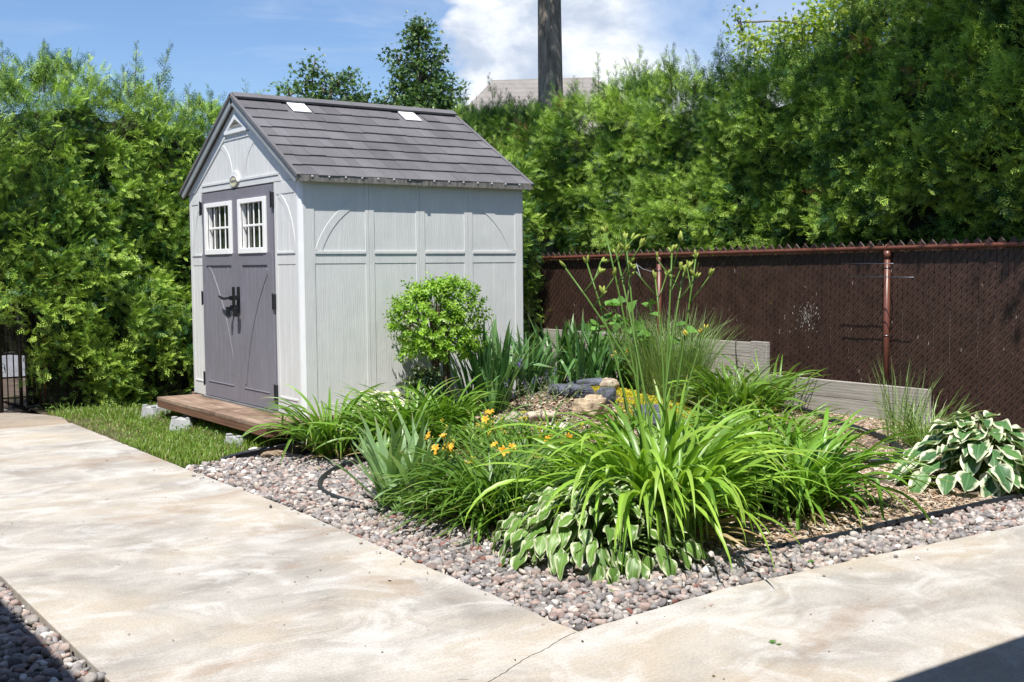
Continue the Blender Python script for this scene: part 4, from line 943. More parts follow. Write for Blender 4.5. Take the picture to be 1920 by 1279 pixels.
far_tree('garden_maple', B2, 4.9, [L(-.30, 4.92, B2, .13, .20), L(-.44, 4.68, B2, .18, .2), L(-.1, 4.55, B2, .22, .22), L(.12, 4.62, B2, .13, .2), L(.36, 4.72, B2, .10, .2), L(.30, 4.42, B2, .2, .2), L(-.30, 4.38, B2, .3, .22), L(.55, 4.36, B2, .2, .2), L(0, 4.15, B2, .6, .25), L(0, 3.6, B2, .8, .5)], 'lower leafy maple tree left of the upright one behind the shed roof', 16)
B3 = (3.4, 7.4)
far_tree('hedge_sapling', B3, 3.9, [L(-.05, 4.12, B3, .10, .22), L(-.1, 3.86, B3, .13, .16), L(-.12, 3.5, B3, .2, .25)], 'thin light green sapling just above the left part of the shed ridge', 17, pal=((.08, .17, .03), (.16, .28, .05)), dens=1500, ls=.05)

# ------------------------------------------------------------------ houses
# the house the picture is taken from: its eaves throw the straight shadows on the path
hs = empty('house', (-6.5, -10, 0), 'pale house whose eave shades the near corners of the paving', 'house')
rf_ = MB(); rf_.box(-9, -4.13, -7.153, 9, 2.72, 2.86); rf_.box(-9, 9, -13.5, -7.155, 2.72, 2.862); rf_.build('roof', M_eavew, hs)
wl = MB(); wl.box(-9, -4.9, -6.5, 9, -.1, 2.718); wl.build('wall', M_hwall, hs)
wl = MB(); wl.box(-9, 9, -13.4, -11.0, -.1, 2.718); wl.build('wall', M_hwall, hs)
nh = empty('neighbour_house', (13, 14, 0), 'distant house with a brown shingle roof beside the bare maple trunk', 'house')
nw = MB(); c0 = np.array((13.6, 15.2)); ax = np.array((.8138, -.581)); ay = np.array((.581, .8138))
def hq(a, b, z): q = c0+ax*a+ay*b; return (q[0], q[1], z)
nw.add([hq(-2.1, -2, 0), hq(3.4, -2, 0), hq(3.4, 4, 0), hq(-2.6, 4, 0), hq(-2.1, -2, 4.6), hq(3.4, -2, 4.6), hq(3.4, 4, 4.6), hq(-2.6, 4, 4.6)], [(0, 1, 5, 4), (1, 2, 6, 5), (2, 3, 7, 6), (3, 0, 4, 7)]); nw.build('wall', M_hwall, nh)
nr = MB(); A, B, C, D_ = hq(-2.2, -2.3, 4.55), hq(3.3, -2.3, 4.55), hq(3.3, 4.3, 4.55), hq(-2.2, 4.3, 4.55); R1, R2 = hq(-.95, -.3, 6.15), hq(1.6, -.3, 6.2)
nr.add([A, B, R2, R1, C, D_], [(0, 1, 2, 3), (4, 5, 3, 2)]); nr.add([A, D_, R1, B, R2, C], [(1, 0, 2), (3, 5, 4)]); nr.build('roof', M_hroof, nh)
gh = empty('garage', (-2, 9, 0), 'pale grey garage glimpsed through the gate at the far left', 'garage')
m_ = MB(); m_.box(-4.5, .3, 9.0, 12, -.05, 2.1); m_.build('wall', simple('garage_siding', (.50, .53, .60), .7), gh)
m_ = MB(); m_.prism([(-4.7, 8.9, 2.1), (-4.7, 12.1, 2.1), (-4.7, 10.5, 2.7)], (5.2, 0, 0)); m_.build('roof', M_hroof, gh)

# ------------------------------------------------------------------ garden plants
def blades(mb, r, n, c, spread, L, W_, th0, th1, col, col2=None, pw=1.6, seg=11, kink=.0, azr=(0, 2*PI), twist=.5, zb=None, fold=.28, basew=.75, tipc=None, azw=None, floor=.012):
    """n strap leaves from a crowded base; L,W_,th0,th1 are (lo,hi); angles in degrees from vertical"""
    az = r.uniform(azr[0], azr[1], n); rad = spread*np.sqrt(r.random(n)); ang = az+r.normal(size=n)*.7
    B = np.stack([c[0]+rad*np.cos(ang), c[1]+rad*np.sin(ang), np.full(n, c[2]-.02)], -1)
    Ln = r.uniform(L[0], L[1], n); Wn = r.uniform(W_[0], W_[1], n); 
    a0 = np.radians(r.uniform(th0[0], th0[1], n)); a1 = np.radians(r.uniform(th1[0], th1[1], n)); p = pw*r.uniform(.75, 1.35, n)
    s = np.linspace(0, 1, seg+1); ss = (s[1:]+s[:-1])/2
    th = a0[:, None]+(a1-a0)[:, None]*ss[None]**p[:, None]
    kk = r.random(n) < kink; ks = r.uniform(.45, .75, n); th = th+(kk[:, None]*(ss[None] > ks[:, None]))*np.radians(r.uniform(50, 95, n))[:, None]; th = np.clip(th, 0, PI*.96)
    azs = az[:, None]+(r.normal(size=n)*twist)[:, None]*ss[None]
    st = (Ln/seg)[:, None]; dx = st*np.sin(th)*np.cos(azs); dy = st*np.sin(th)*np.sin(azs); dz = st*np.cos(th)
    z0 = np.zeros((n, 1)); C = np.stack([np.hstack([z0, np.cumsum(q, 1)]) for q in (dx, dy, dz)], -1)+B[:, None]
    gzv = gz(C[..., 0], C[..., 1])+floor; lo = np.maximum(C[..., 2], np.where(s[None] > .12, gzv, -1)); C[..., 2] = lo
    T = np.gradient(C, axis=1); T = nrm(T); side = np.stack([-np.sin(az), np.cos(az), 0*az], -1)[:, None]+r.normal(size=(n, 1, 3))*.25
    side = nrm(side-(side*T).sum(-1, keepdims=True)*T); nn = np.cross(T, side)
    tw = (r.normal(size=n)*twist)[:, None, None]*s[None, :, None]; side2 = side*np.cos(tw)+nn*np.sin(tw); nn2 = np.cross(T, side2)
    prof = (basew+(1-basew)*np.clip(s*3, 0, 1))*np.clip(1.0-s**3.2, 0, 1)**.8; prof[-1] = .02
    hw = (Wn/2)[:, None, None]*prof[None, :, None]; f_ = fold*hw
    V = np.stack([C-side2*hw+nn2*f_, C-nn2*f_*.3, C+side2*hw+nn2*f_], 2)       # n,seg+1,3,3
    i = np.arange(seg)[:, None]; base = np.array([[0, 1, 4, 3], [1, 2, 5, 4]]); F = (base[None]+3*i[:, :, None]).reshape(-1, 4)
    Fa = (F[None]+(np.arange(n)*(seg+1)*3)[:, None, None]).reshape(-1, 4)
    t = r.random((n, 1)); cb = np.array(col)*(1-t)+np.array(col2 if col2 is not None else col)*t; cb = cb*r.uniform(.82, 1.18, (n, 1))
    cv = np.repeat(np.repeat(cb[:, None], seg+1, 1)[:, :, None], 3, 2); g_ = np.array((1.5, 1.25, .9))
    bl = np.clip(1-s*4, 0, 1)[None, :, None, None]*.5; cv = cv*(1-bl)+cv*g_*bl
    if tipc is not None:
        tt = (r.random(n) < .35)[:, None, None, None]*np.clip((s-.88)/.12, 0, 1)[None, :, None, None]; cv = cv*(1-tt)+np.array(tipc)*tt
    mb.add(V.reshape(-1, 3), Fa, cv.reshape(-1, 3)); return C
def bud_cluster(mb, r, p, d, n, size, col, tipcol):
    """slim tapered flower buds at the end of a scape"""
    th = np.linspace(0, 2*PI, 6, endpoint=False); prof = [(0, .25), (.25, .8), (.6, 1.0), (.85, .6), (1, .05)]
    T = np.array([(x, .17*w_*math.cos(a), .17*w_*math.sin(a)) for x, w_ in prof for a in th]); F = np.array([(i*6+j, i*6+(j+1) % 6, (i+1)*6+(j+1) % 6, (i+1)*6+j) for i in range(4) for j in range(6)])
    X = nrm(np.array(d)[None]+r.normal(size=(n, 3))*.42); X, Y, Z = frame_from(X, r.normal(size=(n, 3)))
    sc = size*r.uniform(.6, 1.15, n); x = np.clip(T[:, 0], 0, 1)[None, :, None]
    c = np.array(col)[None, None]*(1-x)+np.array(tipcol)[None, None]*x; c = np.repeat(c, n, 0)*r.uniform(.85, 1.15, (n, 1, 1))
    mb.inst(T, F, np.tile(p, (n, 1))+r.normal(size=(n, 3))*.004, X, Y, Z, sc, c)
GS = (.13, .24, .045)
def scape(root, r, base, top, rad=.0045, branches=2, col=GS, bsize=.040, tip=(.50, .48, .10), nb=3, bl=.12, name='flower_stem'):
    base = np.array(base, float); top = np.array(top, float); m = MB(); t = np.linspace(0, 1, 9)[:, None]; lean = (top-base); mid = r.normal(size=3)*.02*np.array((1, 1, 0))
    P = base+lean*np.c_[t**1.5, t**1.5, t]+mid*np.sin(t*PI); m.tube(P, np.linspace(rad, rad*.6, 9), 6, GS)
    ends = [(P[-1], nrm(P[-1]-P[-2]))]
    for k in range(branches):
        f = r.uniform(.80, .95) if k else r.uniform(.86, .93); i = f*8; p = P[int(i)]*(1-i % 1)+P[min(8, int(i)+1)]*(i % 1); a = r.uniform(0, 2*PI)
        d = nrm(np.array((math.cos(a)*.8, math.sin(a)*.8, .95))); L_ = bl*r.uniform(.5, 1.2); e = p+d*L_; m.tube([p, p+d*L_*.5-(0, 0, .004), e], [rad*.6, rad*.5, rad*.45], 5, GS); ends.append((e, nrm(d+(0, 0, .3))))
    a = r.uniform(0, 2*PI)
    o = m.build(name, M_leaf, root, smooth=True)
    for p, d in ends:
        b = MB(); bud_cluster(b, r, p, d, r.integers(nb-1, nb+2), bsize, (.22, .34, .06), tip); b.build('bud_cluster', M_petal, o, smooth=True)
    return ends
LG, LG2 = (.105, .215, .028), (.175, .32, .040)     # daylily greens
def daylily(c, lab, n, L, W_, spread, th0, th1, seed, group=None, kink=.12, cols=(LG, LG2), pw=1.5, extra=None, name='daylily'):
    r = np.random.default_rng(seed); root = empty(name, c, lab, 'daylily', group); m = MB()
    blades(m, r, n, c, spread, L, W_, th0, th1, *cols, pw=pw, kink=kink, tipc=(.35, .28, .12))
    blades(m, r, n//4, c, spread*.8, (L[0]*.5, L[1]*.6), W_, (5, 40), (40, 110), *cols, pw=pw, kink=0)
    if extra: extra(m, r)
    m.build('leaves', M_leaf, root, smooth=True)
    d = MB(); blades(d, r, n//10+3, c, spread, (L[0]*.4, L[1]*.6), W_, (50, 80), (85, 130), (.30, .21, .10), (.42, .33, .17), kink=.3); d.build('dead_leaves', M_leaf, root, smooth=True)
    return root, r
daylily((-.02, -.50, .03), 'drooping green daylily clump at the right corner of the shed platform', 140, (.42, .78), (0.0185, 0.0305), .12, (5, 45), (75, 140), 101)
daylily((.30, -.62, .05), 'small daylily tuft between the platform clump and the middle clump', 44, (.35, .6), (0.0185, 0.0290), .09, (5, 45), (75, 140), 102)
daylily((.40, -.98, .03), 'wide green daylily clump behind the front iris, left of the orange flowers', 244, (.45, .82), (0.0213, 0.0333), .16, (5, 48), (70, 135), 103)
daylily((.80, -.85, .10), 'dense daylily clump in front of the globe shrub trunk', 125, (.45, .74), (0.0213, 0.0319), .14, (5, 45), (70, 130), 104)
# orange flowered narrow daylily
rt_, r = daylily((-.22, -3.16, .0), 'fine leaved daylily with small orange flowers and yellow buds', 700, (.40, .80), (.0135, .0210), .23, (8, 62), (85, 155), 105, kink=.05, cols=((.085, .18, .028), (.14, .26, .036)))
def petal_flower(mb, r, p, d, size, cols=((.90, .38, .03), (.95, .58, .06))):
    k = 6; T = []; F = []
    for i in range(k):
        a = i*2*PI/k+r.normal()*.1; w_ = .30 if i % 2 else .22; b = len(T)
        for x, ww, zz in ((0, .06, 0), (.4, w_, .42), (.8, w_*.85, .62), (1.1, .04, .50)):
            for s_ in (-1, 1):
                T.append((zz, x*math.cos(a)-s_*ww*math.sin(a), x*math.sin(a)+s_*ww*math.cos(a)))
        F += [(b+2*j, b+2*j+1, b+2*j+3, b+2*j+2) for j in range(3)]
    X, Y, Z = frame_from(np.array([d]), r.normal(size=(1, 3))); t = r.random(); c = np.array(cols[0])*(1-t)+np.array(cols[1])*t
    mb.inst(np.array(T), np.array(F), np.array([p]), X, Y, Z, np.array([size]), np.array([c]))
tops = [(-.36, -2.60, .42), (-.30, -2.68, .50), (-.10, -2.86, .56), (.05, -3.0, .58), (.2, -3.12, .52), (-.42, -2.78, .34), (-.2, -3.0, .48), (-.45, -2.95, .40), (-.02, -3.25, .50), (.1, -3.35, .45), (-.5, -2.7, .28), (-.35, -3.35, .42), (-.05, -2.7, .46), (.25, -3.3, .5), (-.28, -3.1, .55), (-.15, -3.4, .38), (-.5, -3.2, .36)]
for i, tp in enumerate(tops):
    ends = scape(rt_, r, (-.22+r.normal()*.08, -3.16+r.normal()*.08, 0), tp, .0026, 3, bsize=.024, tip=(.72, .55, .05), nb=4, bl=.08)
    if i in (0, 2, 5, 7, 9, 11):
        for q, (p, d) in enumerate(ends[:3 if i in (5, 11) else 2]):
            f = MB(); petal_flower(f, r, p+d*.02, nrm(d+np.array((-.5, -.5, 0))), .026 if q else .032); f.build('flower', M_petal, rt_, smooth=True)
# large arching daylily at the front with very tall scapes
def big_extra(m, r):
    blades(m, r, 48, (.15, -4.12, 0), .12, (.80, 1.22), (.030, .043), (10, 42), (120, 176), (.22, .38, .045), (.34, .50, .075), pw=1.9, azr=(PI*.95, PI*1.95), twist=.35, seg=14)
    blades(m, r, 46, (.05, -4.0, .05), .13, (.75, 1.2), (.028, .040), (8, 48), (118, 172), (.18, .34, .04), (.31, .48, .07), pw=1.5, azr=(math.radians(125), math.radians(262)), twist=.3, seg=14, kink=.12)
rb, r = daylily((.23, -4.06, .0), 'largest yellow green daylily with broad arching leaves and tall budding stems, in front', 244, (.60, 1.12), (0.0256, 0.0435), .15, (4, 42), (70, 150), 106, kink=.18, cols=((.12, .25, .03), (.25, .42, .055)), extra=big_extra)
for tp in [(.25, -3.17, 1.47), (.36, -3.24, 1.50), (.44, -3.32, 1.68), (.49, -3.36, 1.56), (.53, -3.40, 1.64), (.68, -3.50, 1.40), (.76, -3.56, 1.56), (.86, -3.66, 1.52), (.80, -3.62, 1.44)]:
    scape(rb, r, (.42+r.normal()*.10, -3.72+r.normal()*.10, .0), tp, .0082, 2, bsize=.058, tip=(.42, .46, .10), nb=3, bl=.22)
scape(rb, r, (.35, -3.80, 0), (.50, -3.35, .95), .005, 1, bsize=.04, tip=(.7, .5, .08)); scape(rb, r, (.5, -3.85, 0), (.85, -3.75, 1.1), .005, 2, bsize=.04, tip=(.75, .55, .08))
daylily((.66, -3.62, .0), 'upright daylily tuft directly behind the largest one at the foot of the tall stems', 70, (.55, .95), (0.0284, 0.0435), .12, (2, 30), (25, 100), 107, cols=((.15, .29, .035), (.22, .40, .045)))
daylily((1.38, -3.99, .0), 'bright green daylily clump right of the largest one, over the black edging', 266, (.48, .98), (0.0256, 0.0421), .19, (6, 55), (85, 165), 108, cols=((.10, .215, .028), (.18, .35, .038)))
daylily((1.75, -3.25, .02), 'loose daylily clump between the right front clump and the grey timber', 170, (.45, .82), (0.0199, 0.0319), .20, (8, 55), (70, 135), 109, cols=((.12, .235, .030), (.19, .34, .042)))
daylily((3.55, -1.45, .08), 'rich green daylily clump below the timber end post', 177, (.48, .86), (0.0256, 0.0406), .18, (5, 48), (70, 135), 110)
daylily((.55, -2.35, .02), 'narrow leaved daylily tuft right behind the orange flowered one', 230, (.38, .68), (.012, .018), .20, (8, 55), (75, 145), 116, cols=((.085, .18, .028), (.14, .26, .036)))
daylily((.75, -1.55, .10), 'small deep green daylily left of the pale flat boulder', 120, (.32, .56), (.013, .020), .15, (8, 55), (75, 145), 117)
daylily((.95, -2.1, .08), 'thin daylily tuft between the orange flowers and the pale flat boulder', 81, (.35, .6), (0.0170, 0.0261), .16, (8, 55), (70, 140), 113, cols=((.085, .18, .028), (.14, .26, .036)))
daylily((1.35, -2.75, .02), 'low arching daylily directly behind the tall flower stems', 125, (.45, .8), (0.0199, 0.0319), .18, (8, 55), (70, 140), 114, cols=((.12, .235, .030), (.19, .34, .042)))
daylily((2.25, -3.0, .01), 'full green daylily between the right front clump and the pipe bend', 148, (.45, .8), (0.0199, 0.0319), .18, (8, 52), (70, 135), 115, cols=((.10, .21, .028), (.17, .31, .04)))
daylily((2.35, -2.45, .01), 'low spreading daylily between the yellow sedum and the black pipe', 96, (.4, .72), (0.0199, 0.0319), .15, (10, 55), (70, 130), 111, cols=((.12, .235, .030), (.19, .34, .042)))
daylily((4.55, -.95, .04), 'thin leaved daylily against the lower grey timber plank', 66, (.45, .85), (0.0170, 0.0290), .12, (5, 45), (60, 120), 112)
# irises
def iris(c, lab, n, L, W_, spread, seed, col, col2, th=(2, 30), th1=(8, 60), dirs=None):
    r = np.random.default_rng(seed); root = empty('iris', c, lab, 'iris'); m = MB()
    fans = max(3, n//7)
    for k in range(fans):     # each fan is flat
        a = r.uniform(0, 2*PI); cx, cy = c[0]+spread*math.sqrt(r.random())*math.cos(a), c[1]+spread*math.sqrt(r.random())*math.sin(a); fa = r.uniform(0, PI)
        for s_ in (0, PI): blades(m, r, 4, (cx, cy, c[2]), .02, L, W_, th, th1, col, col2, pw=1.6, azr=(fa+s_-.15, fa+s_+.15), twist=.25, fold=.06, basew=.9, kink=.08, tipc=(.3, .24, .12))
    m.build('leaves', M_leaf, root, smooth=True); return root, r
iris((-.55, -2.55, 0), 'bluish green iris fan clump at the front by the black pipe loop', 95, (.42, .74), (.034, .050), .19, 121, (.17, .29, .12), (.27, .41, .19), (8, 50), (15, 80))
iris((1.45, -.60, .26), 'tall dark green iris clump right of the globe shrub', 100, (.50, .90), (.030, .046), .24, 122, (.06, .165, .05), (.15, .29, .10))
iris((1.85, -.48, .33), 'mid green iris clump in front of the shed rear corner', 50, (.40, .70), (.028, .042), .18, 123, (.06, .155, .045), (.13, .26, .08))
iris((2.75, -.10, .28), 'deep green iris mass behind the dark slate rocks', 120, (.50, .84), (.030, .045), .30, 124, (.055, .155, .045), (.135, .27, .085))
iris((3.25, -.05, .24), 'dense iris clump below the climbing plant', 80, (.45, .80), (.030, .045), .26, 125, (.05, .14, .04), (.12, .25, .07), (5, 40), (15, 80))
# ornamental grasses
def grass_clump(c, lab, n, L, W_, spread, th0, th1, seed, col, col2, pw=1.5):
    r = np.random.default_rng(seed); root = empty('ornamental_grass', c, lab, 'ornamental grass'); m = MB()
    blades(m, r, n, c, spread, L, W_, th0, th1, col, col2, pw=pw, seg=7, fold=.1, twist=.3, tipc=(.5, .44, .25)); m.build('blades', M_leaf, root, smooth=True)
    return root, r
grass_clump((3.35, -.80, .18), 'tall fine leaved ornamental grass clump in front of the upper timber', 1500, (.50, 1.02), (.0042, .0075), .24, (0, 28), (10, 75), 131, (.17, .28, .08), (.32, .43, .18))
grass_clump((3.55, -1.25, .08), 'paler arching grass tuft right of the tall fine grass', 500, (.4, .78), (.005, .009), .18, (5, 50), (50, 120), 132, (.2, .30, .10), (.34, .44, .2))
grass_clump((4.02, -2.83, .0), 'sparse tuft of thin upright grass blades in front of the lower timber', 70, (.45, .82), (.005, .009), .12, (0, 22), (5, 45), 133, (.16, .25, .08), (.27, .36, .15), 1.2)
grass_clump((3.92, -3.15, .0), 'low arching grass tuft between the timber end and the big hosta', 330, (.25, .62), (.005, .009), .12, (5, 55), (40, 110), 134, (.13, .24, .05), (.23, .34, .10))
# hostas
def hosta(c, lab, n, rx, h, LL, WW, seed, green, green2, margin, seedm=0, azr=(0, 2*PI), inner=False, mw=.74, name='hosta', stem=True, zlo=.10, droop=62):
    r = np.random.default_rng(seed); root = empty(name, c, lab, 'hosta'); m = MB(); st = MB()
    nx, ny = 13, 12; xs = np.linspace(-1, 1, nx); ys = np.linspace(0, 1, ny)
    XX, YY = np.meshgrid(xs, ys, indexing='ij'); half = np.sin(np.clip(YY, 0, 1)**.72*PI)**.75*(1-.25*YY); half[:, 0] = .04; half[:, -1] = .01
    i, j = np.meshgrid(np.arange(nx-1), np.arange(ny-1), indexing='ij'); a = (i*ny+j).ravel(); F = np.c_[a, a+ny, a+ny+1, a+1]
    for k in range(n):
        lev = ((k+.5)/n)**.8; az = r.uniform(*azr); ang = math.radians(8+lev*80); L_ = r.uniform(*LL)*(.75+.3*lev); Wd = r.uniform(*WW)*(.8+.25*lev)
        rr2 = rx*(.12+.62*lev)*r.uniform(.75, 1.2); zz = c[2]+zlo+(h-zlo)*max(0, (1-lev**1.4))*r.uniform(.8, 1.05)+.02
        p = np.array((c[0]+rr2*math.cos(az), c[1]+rr2*math.sin(az), zz)); pitch = math.radians(r.uniform(-5, 25)-lev*droop)  # droops outside
        az2 = az+r.normal()*.35; d = np.array((math.cos(az2)*math.cos(pitch), math.sin(az2)*math.cos(pitch), math.sin(pitch))); sd = np.array((-math.sin(az2), math.cos(az2), r.normal()*.25)); sd = nrm(sd-d*np.dot(sd, d)); nn = np.cross(d, sd); 
        if nn[2] < 0: nn = -nn
        wv = r.uniform(0, 6, 3); cup = r.uniform(.10, .32)*(1 if r.random() < .8 else -.6); curl = r.uniform(.12, .45)
        X = XX*half*Wd; Y = YY*L_; Zl = cup*Wd*XX**2*half-curl*L_*YY**2.2+.0035*np.cos(XX*PI*5.5)*half+.011*np.sin(YY*9+wv[0]+XX*2)*np.abs(XX)**2
        V = p+d*Y[..., None]+sd*X[..., None]+nn*Zl[..., None]
        jag = mw+.07*np.sin(YY*17+wv[1])+.05*np.sin(YY*41+wv[2])+.05*np.sin(XX*3); e = np.abs(XX)+np.clip(YY-.86, 0, 1)*1.6
        mk = np.clip((e-jag)/.10, 0, 1)[..., None]; t = r.random(); gcol = np.array(green)*(1-t)+np.array(green2)*t; mid = np.clip(1-np.abs(XX)*9, 0, 1)[..., None]
        gv_ = gcol*(.88+.24*np.cos(XX*PI*5.5)[..., None]*.6+.35*mid); cv = gv_*(1-mk)+np.array(margin)*mk
        if inner: cv = np.array(margin)*(1-mk)+gcol*mk
        m.add(V.reshape(-1, 3), F, cv.reshape(-1, 3))
        b0 = np.array((c[0]+r.normal()*.03, c[1]+r.normal()*.03, c[2]-.02)); mdp = (b0+p)/2+np.array((0, 0, .06)); st.tube(catmull([b0, mdp, p], 4), np.linspace(.006, .004, 9), 5, (.17, .27, .07), cap=False)
    m.build('leaves', M_hosta, root, smooth=True); st.build('leaf_stems', M_leaf, root, smooth=True); return root
hosta((-.33, -4.12, 0), 'low hosta with pointed cream edged leaves at the front, under the largest daylily', 270, .66, .36, (.10, .155), (.034, .050), 141, (.10, .205, .040), (.17, .30, .06), (.56, .60, .40), zlo=.03)
hosta((2.88, -4.28, .01), 'big hosta with rounded blue green leaves and wide cream edges at the right', 165, .60, .42, (.14, .215), (.062, .092), 142, (.055, .145, .055), (.12, .25, .075), (.66, .68, .50), zlo=.04, mw=.64, droop=46)
hosta((.50, -.42, .20), 'pale yellow and white hosta against the shed side wall', 54, .34, .24, (.14, .2), (.05, .07), 143, (.30, .42, .08), (.42, .52, .14), (.74, .74, .58), mw=.35)
hosta((.92, -.42, .16), 'dark variegated plant with small cream splashed leaves under the globe shrub', 170, .30, .48, (.08, .12), (.025, .035), 144, (.035, .095, .03), (.07, .15, .04), (.46, .50, .30), mw=.68)
# globe shrub on a short stem
def oleaf():
    V = [(0, 0, 0), (.35, .26, .06), (.35, -.26, .06), (.7, .2, .04), (.7, -.2, .04), (1, 0, -.06), (.35, 0, -.03), (.7, 0, -.03)]
    return np.array(V, float), np.array([(0, 6, 1, 1), (0, 2, 6, 6), (6, 7, 3, 1), (6, 2, 4, 7), (7, 5, 3, 3), (7, 4, 5, 5)])
OT, OF_ = oleaf(); OFt = np.array([(0, 6, 1), (0, 2, 6), (6, 7, 3), (6, 3, 1), (6, 2, 4), (6, 4, 7), (7, 5, 3), (7, 4, 5)])
r = np.random.default_rng(151); sc_ = np.array((.99, -.47, .985)); gs = empty('globe_shrub', (1.10, -.46, .18), 'rounded lime green shrub on a short bare trunk against the shed side wall', 'shrub')
fm = MB(); tmx = MB(); n = 560; d = nrm(r.normal(size=(n, 3))); d = np.sign(d)*np.abs(d)**.92; d[:, 2] = np.where(d[:, 2] < -.75, -d[:, 2], d[:, 2]); vv = VN(9, 3.6, 9)
rad = (.74+.26*r.random(n)**.5)*(1+.15*vv(d)); E3 = np.array((.355, .355, .345))
tipd = nrm(d+r.normal(size=(n, 3))*.35+np.array((0, 0, .35)))
for k in range(n):
    e = sc_+d[k]*rad[k]*E3; L_ = r.uniform(.06, .13)*(1.7 if r.random() < .18 else 1); s0 = e-tipd[k]*L_*.5; nl = 5
    tt = np.linspace(.15, 1, nl); P = s0+tipd[k]*L_*tt[:, None]; P = np.repeat(P, 2, 0); az = r.uniform(0, PI); A, B, _ = frame_from(tipd[k:k+1], r.normal(size=(1, 3)))
    phi = az+np.repeat(np.arange(nl)*PI/2, 2)+np.tile((0, PI), nl); rd = B*np.cos(phi)[:, None]+np.cross(A, B)*np.sin(phi)[:, None]; tip = nrm(rd+tipd[k]*.55)
    X, Y, Z = frame_from(tip, nrm(np.tile(tipd[k], (2*nl, 1))+.01)); s_ = .046*(1.15-.45*np.repeat(tt, 2))*r.uniform(.8, 1.2, 2*nl)
    Y2 = np.cross(np.tile(tipd[k], (2*nl, 1)), X); Y2 = nrm(Y2); Z2 = np.cross(X, Y2)
    c0 = np.array((.17, .34, .035))*(1-.0)+np.array((.10, .10, .01))*np.repeat(tt, 2)[:, None]; c0 = c0*r.uniform(.75, 1.2)
    fm.inst(OT, OFt, P, X, Y2, Z2, s_, c0)
    if k % 5 == 0: tmx.tube([sc_+(0, 0, -.28)+r.normal(size=3)*.02, sc_+d[k]*E3*.45+(0, 0, -.05), e], [.007, .004, .0015], 4, cap=False)
fm.build('crown', M_leaf, gs)
for q in ((0, 0), (.03, .02), (-.025, .02)): tmx.tube(catmull([(1.10+q[0], -.46+q[1], .16), (1.09+q[0]*1.6, -.465+q[1]*1.4, .45), (1.07+q[0]*2.2, -.47+q[1]*2, .72), (1.05+q[0]*4, -.47+q[1]*4, .95)]), np.linspace(.020, .012, 31), 8)
tmx.build('trunk', M_deadwood, gs, smooth=True)
# climbing broad leaved plant
r = np.random.default_rng(161); cl = empty('climbing_plant', (3.35, -.35, .2), 'broad heart leaved climbing plant in front of the brown fence', 'climber'); lm = MB(); sm_ = MB()
VT = np.array([(0, 0, 0), (.10, .40, .05), (.10, -.40, .05), (.45, .46, .07), (.45, -.46, .07), (.8, .22, .0), (.8, -.22, .0), (1.1, 0, -.12), (.2, 0, -.02), (.5, 0, -.03), (.8, 0, -.06)], float)
VF = np.array([(0, 8, 1), (0, 2, 8), (8, 9, 3), (8, 3, 1), (8, 2, 4), (8, 4, 9), (9, 10, 5), (9, 5, 3), (9, 4, 6), (9, 6, 10), (10, 7, 5), (10, 6, 7)])
for k in range(20):
    b = np.array((3.35+r.normal()*.12, -.30+r.normal()*.15, .25)); tp = np.array((3.30+r.normal()*.12, -.32+r.normal()*.30, r.uniform(.75, 1.22))); P = catmull([b, (b+tp)/2+r.normal(size=3)*.05, tp], 6); sm_.tube(P, np.linspace(.006, .003, len(P)), 5, (.14, .22, .05), cap=False)
    n = 11; idx = r.integers(3, len(P), n); tip = nrm(r.normal(size=(n, 3))*(.9, .9, .35)+np.array((-.3, -.2, -.15))); X, Y, Z = frame_from(tip, nrm(r.normal(size=(n, 3))*.4+np.array((-.2, -.2, 1))))
    lm.inst(VT, VF, P[idx]+tip*.02, X, Y, Z, r.uniform(.07, .135, n), np.array((.12, .26, .05))*r.uniform(.65, 1.4, (n, 1)))
lm.build('leaves', M_leaf, cl, smooth=True); sm_.build('stems', M_leaf, cl, smooth=True)
# yellow sedum ground cover
r = np.random.default_rng(171); sd = MB(); pts_ = []
for (x, y, rx, ry, n) in ((2.75, -.70, .30, .20, 700), (2.95, -1.05, .38, .26, 1500), (2.90, -1.40, .34, .26, 1300), (2.75, -1.75, .30, .24, 1100), (2.48, -2.10, .24, .20, 700), (2.45, -.45, .16, .14, 200), (2.55, -1.30, .25, .2, 500)):
    t = r.uniform(0, 2*PI, n); q = np.sqrt(r.random(n)); pts_.append(np.c_[x+rx*q*np.cos(t)*(1+.2*np.sin(t*5)), y+ry*q*np.sin(t)*(1+.2*np.sin(t*4))])
P = np.vstack(pts_); hz = gz(P[:, 0], P[:, 1])+.012+.02*r.random(len(P)); P = np.c_[P, hz]; N = len(P)
ST = []; SF = []
for i in range(6):
    a = i*PI/3; b = len(ST); ST += [(0, 0, 0), (.6*math.cos(a-.35), .6*math.sin(a-.35), .5), (1.0*math.cos(a), 1.0*math.sin(a), .75), (.6*math.cos(a+.35), .6*math.sin(a+.35), .5)]; SF.append((b, b+1, b+2, b+3))
tipv = nrm(r.normal(size=(N, 3))*.35+np.array((0, 0, 1))); Zx = tipv; X = nrm(np.cross(r.normal(size=(N, 3)), Zx)); Y = np.cross(Zx, X)
t = r.random((N, 1)); sd.inst(np.array(ST), np.array(SF), P, X, Y, Zx, r.uniform(.009, .018, N), np.array((.50, .44, .03))*(1-t)+np.array((.66, .60, .06))*t)
tag(sd.build('sedum', M_leaf), 'yellow sedum ground cover spilling over the rocks', 'sedum', kind='stuff')
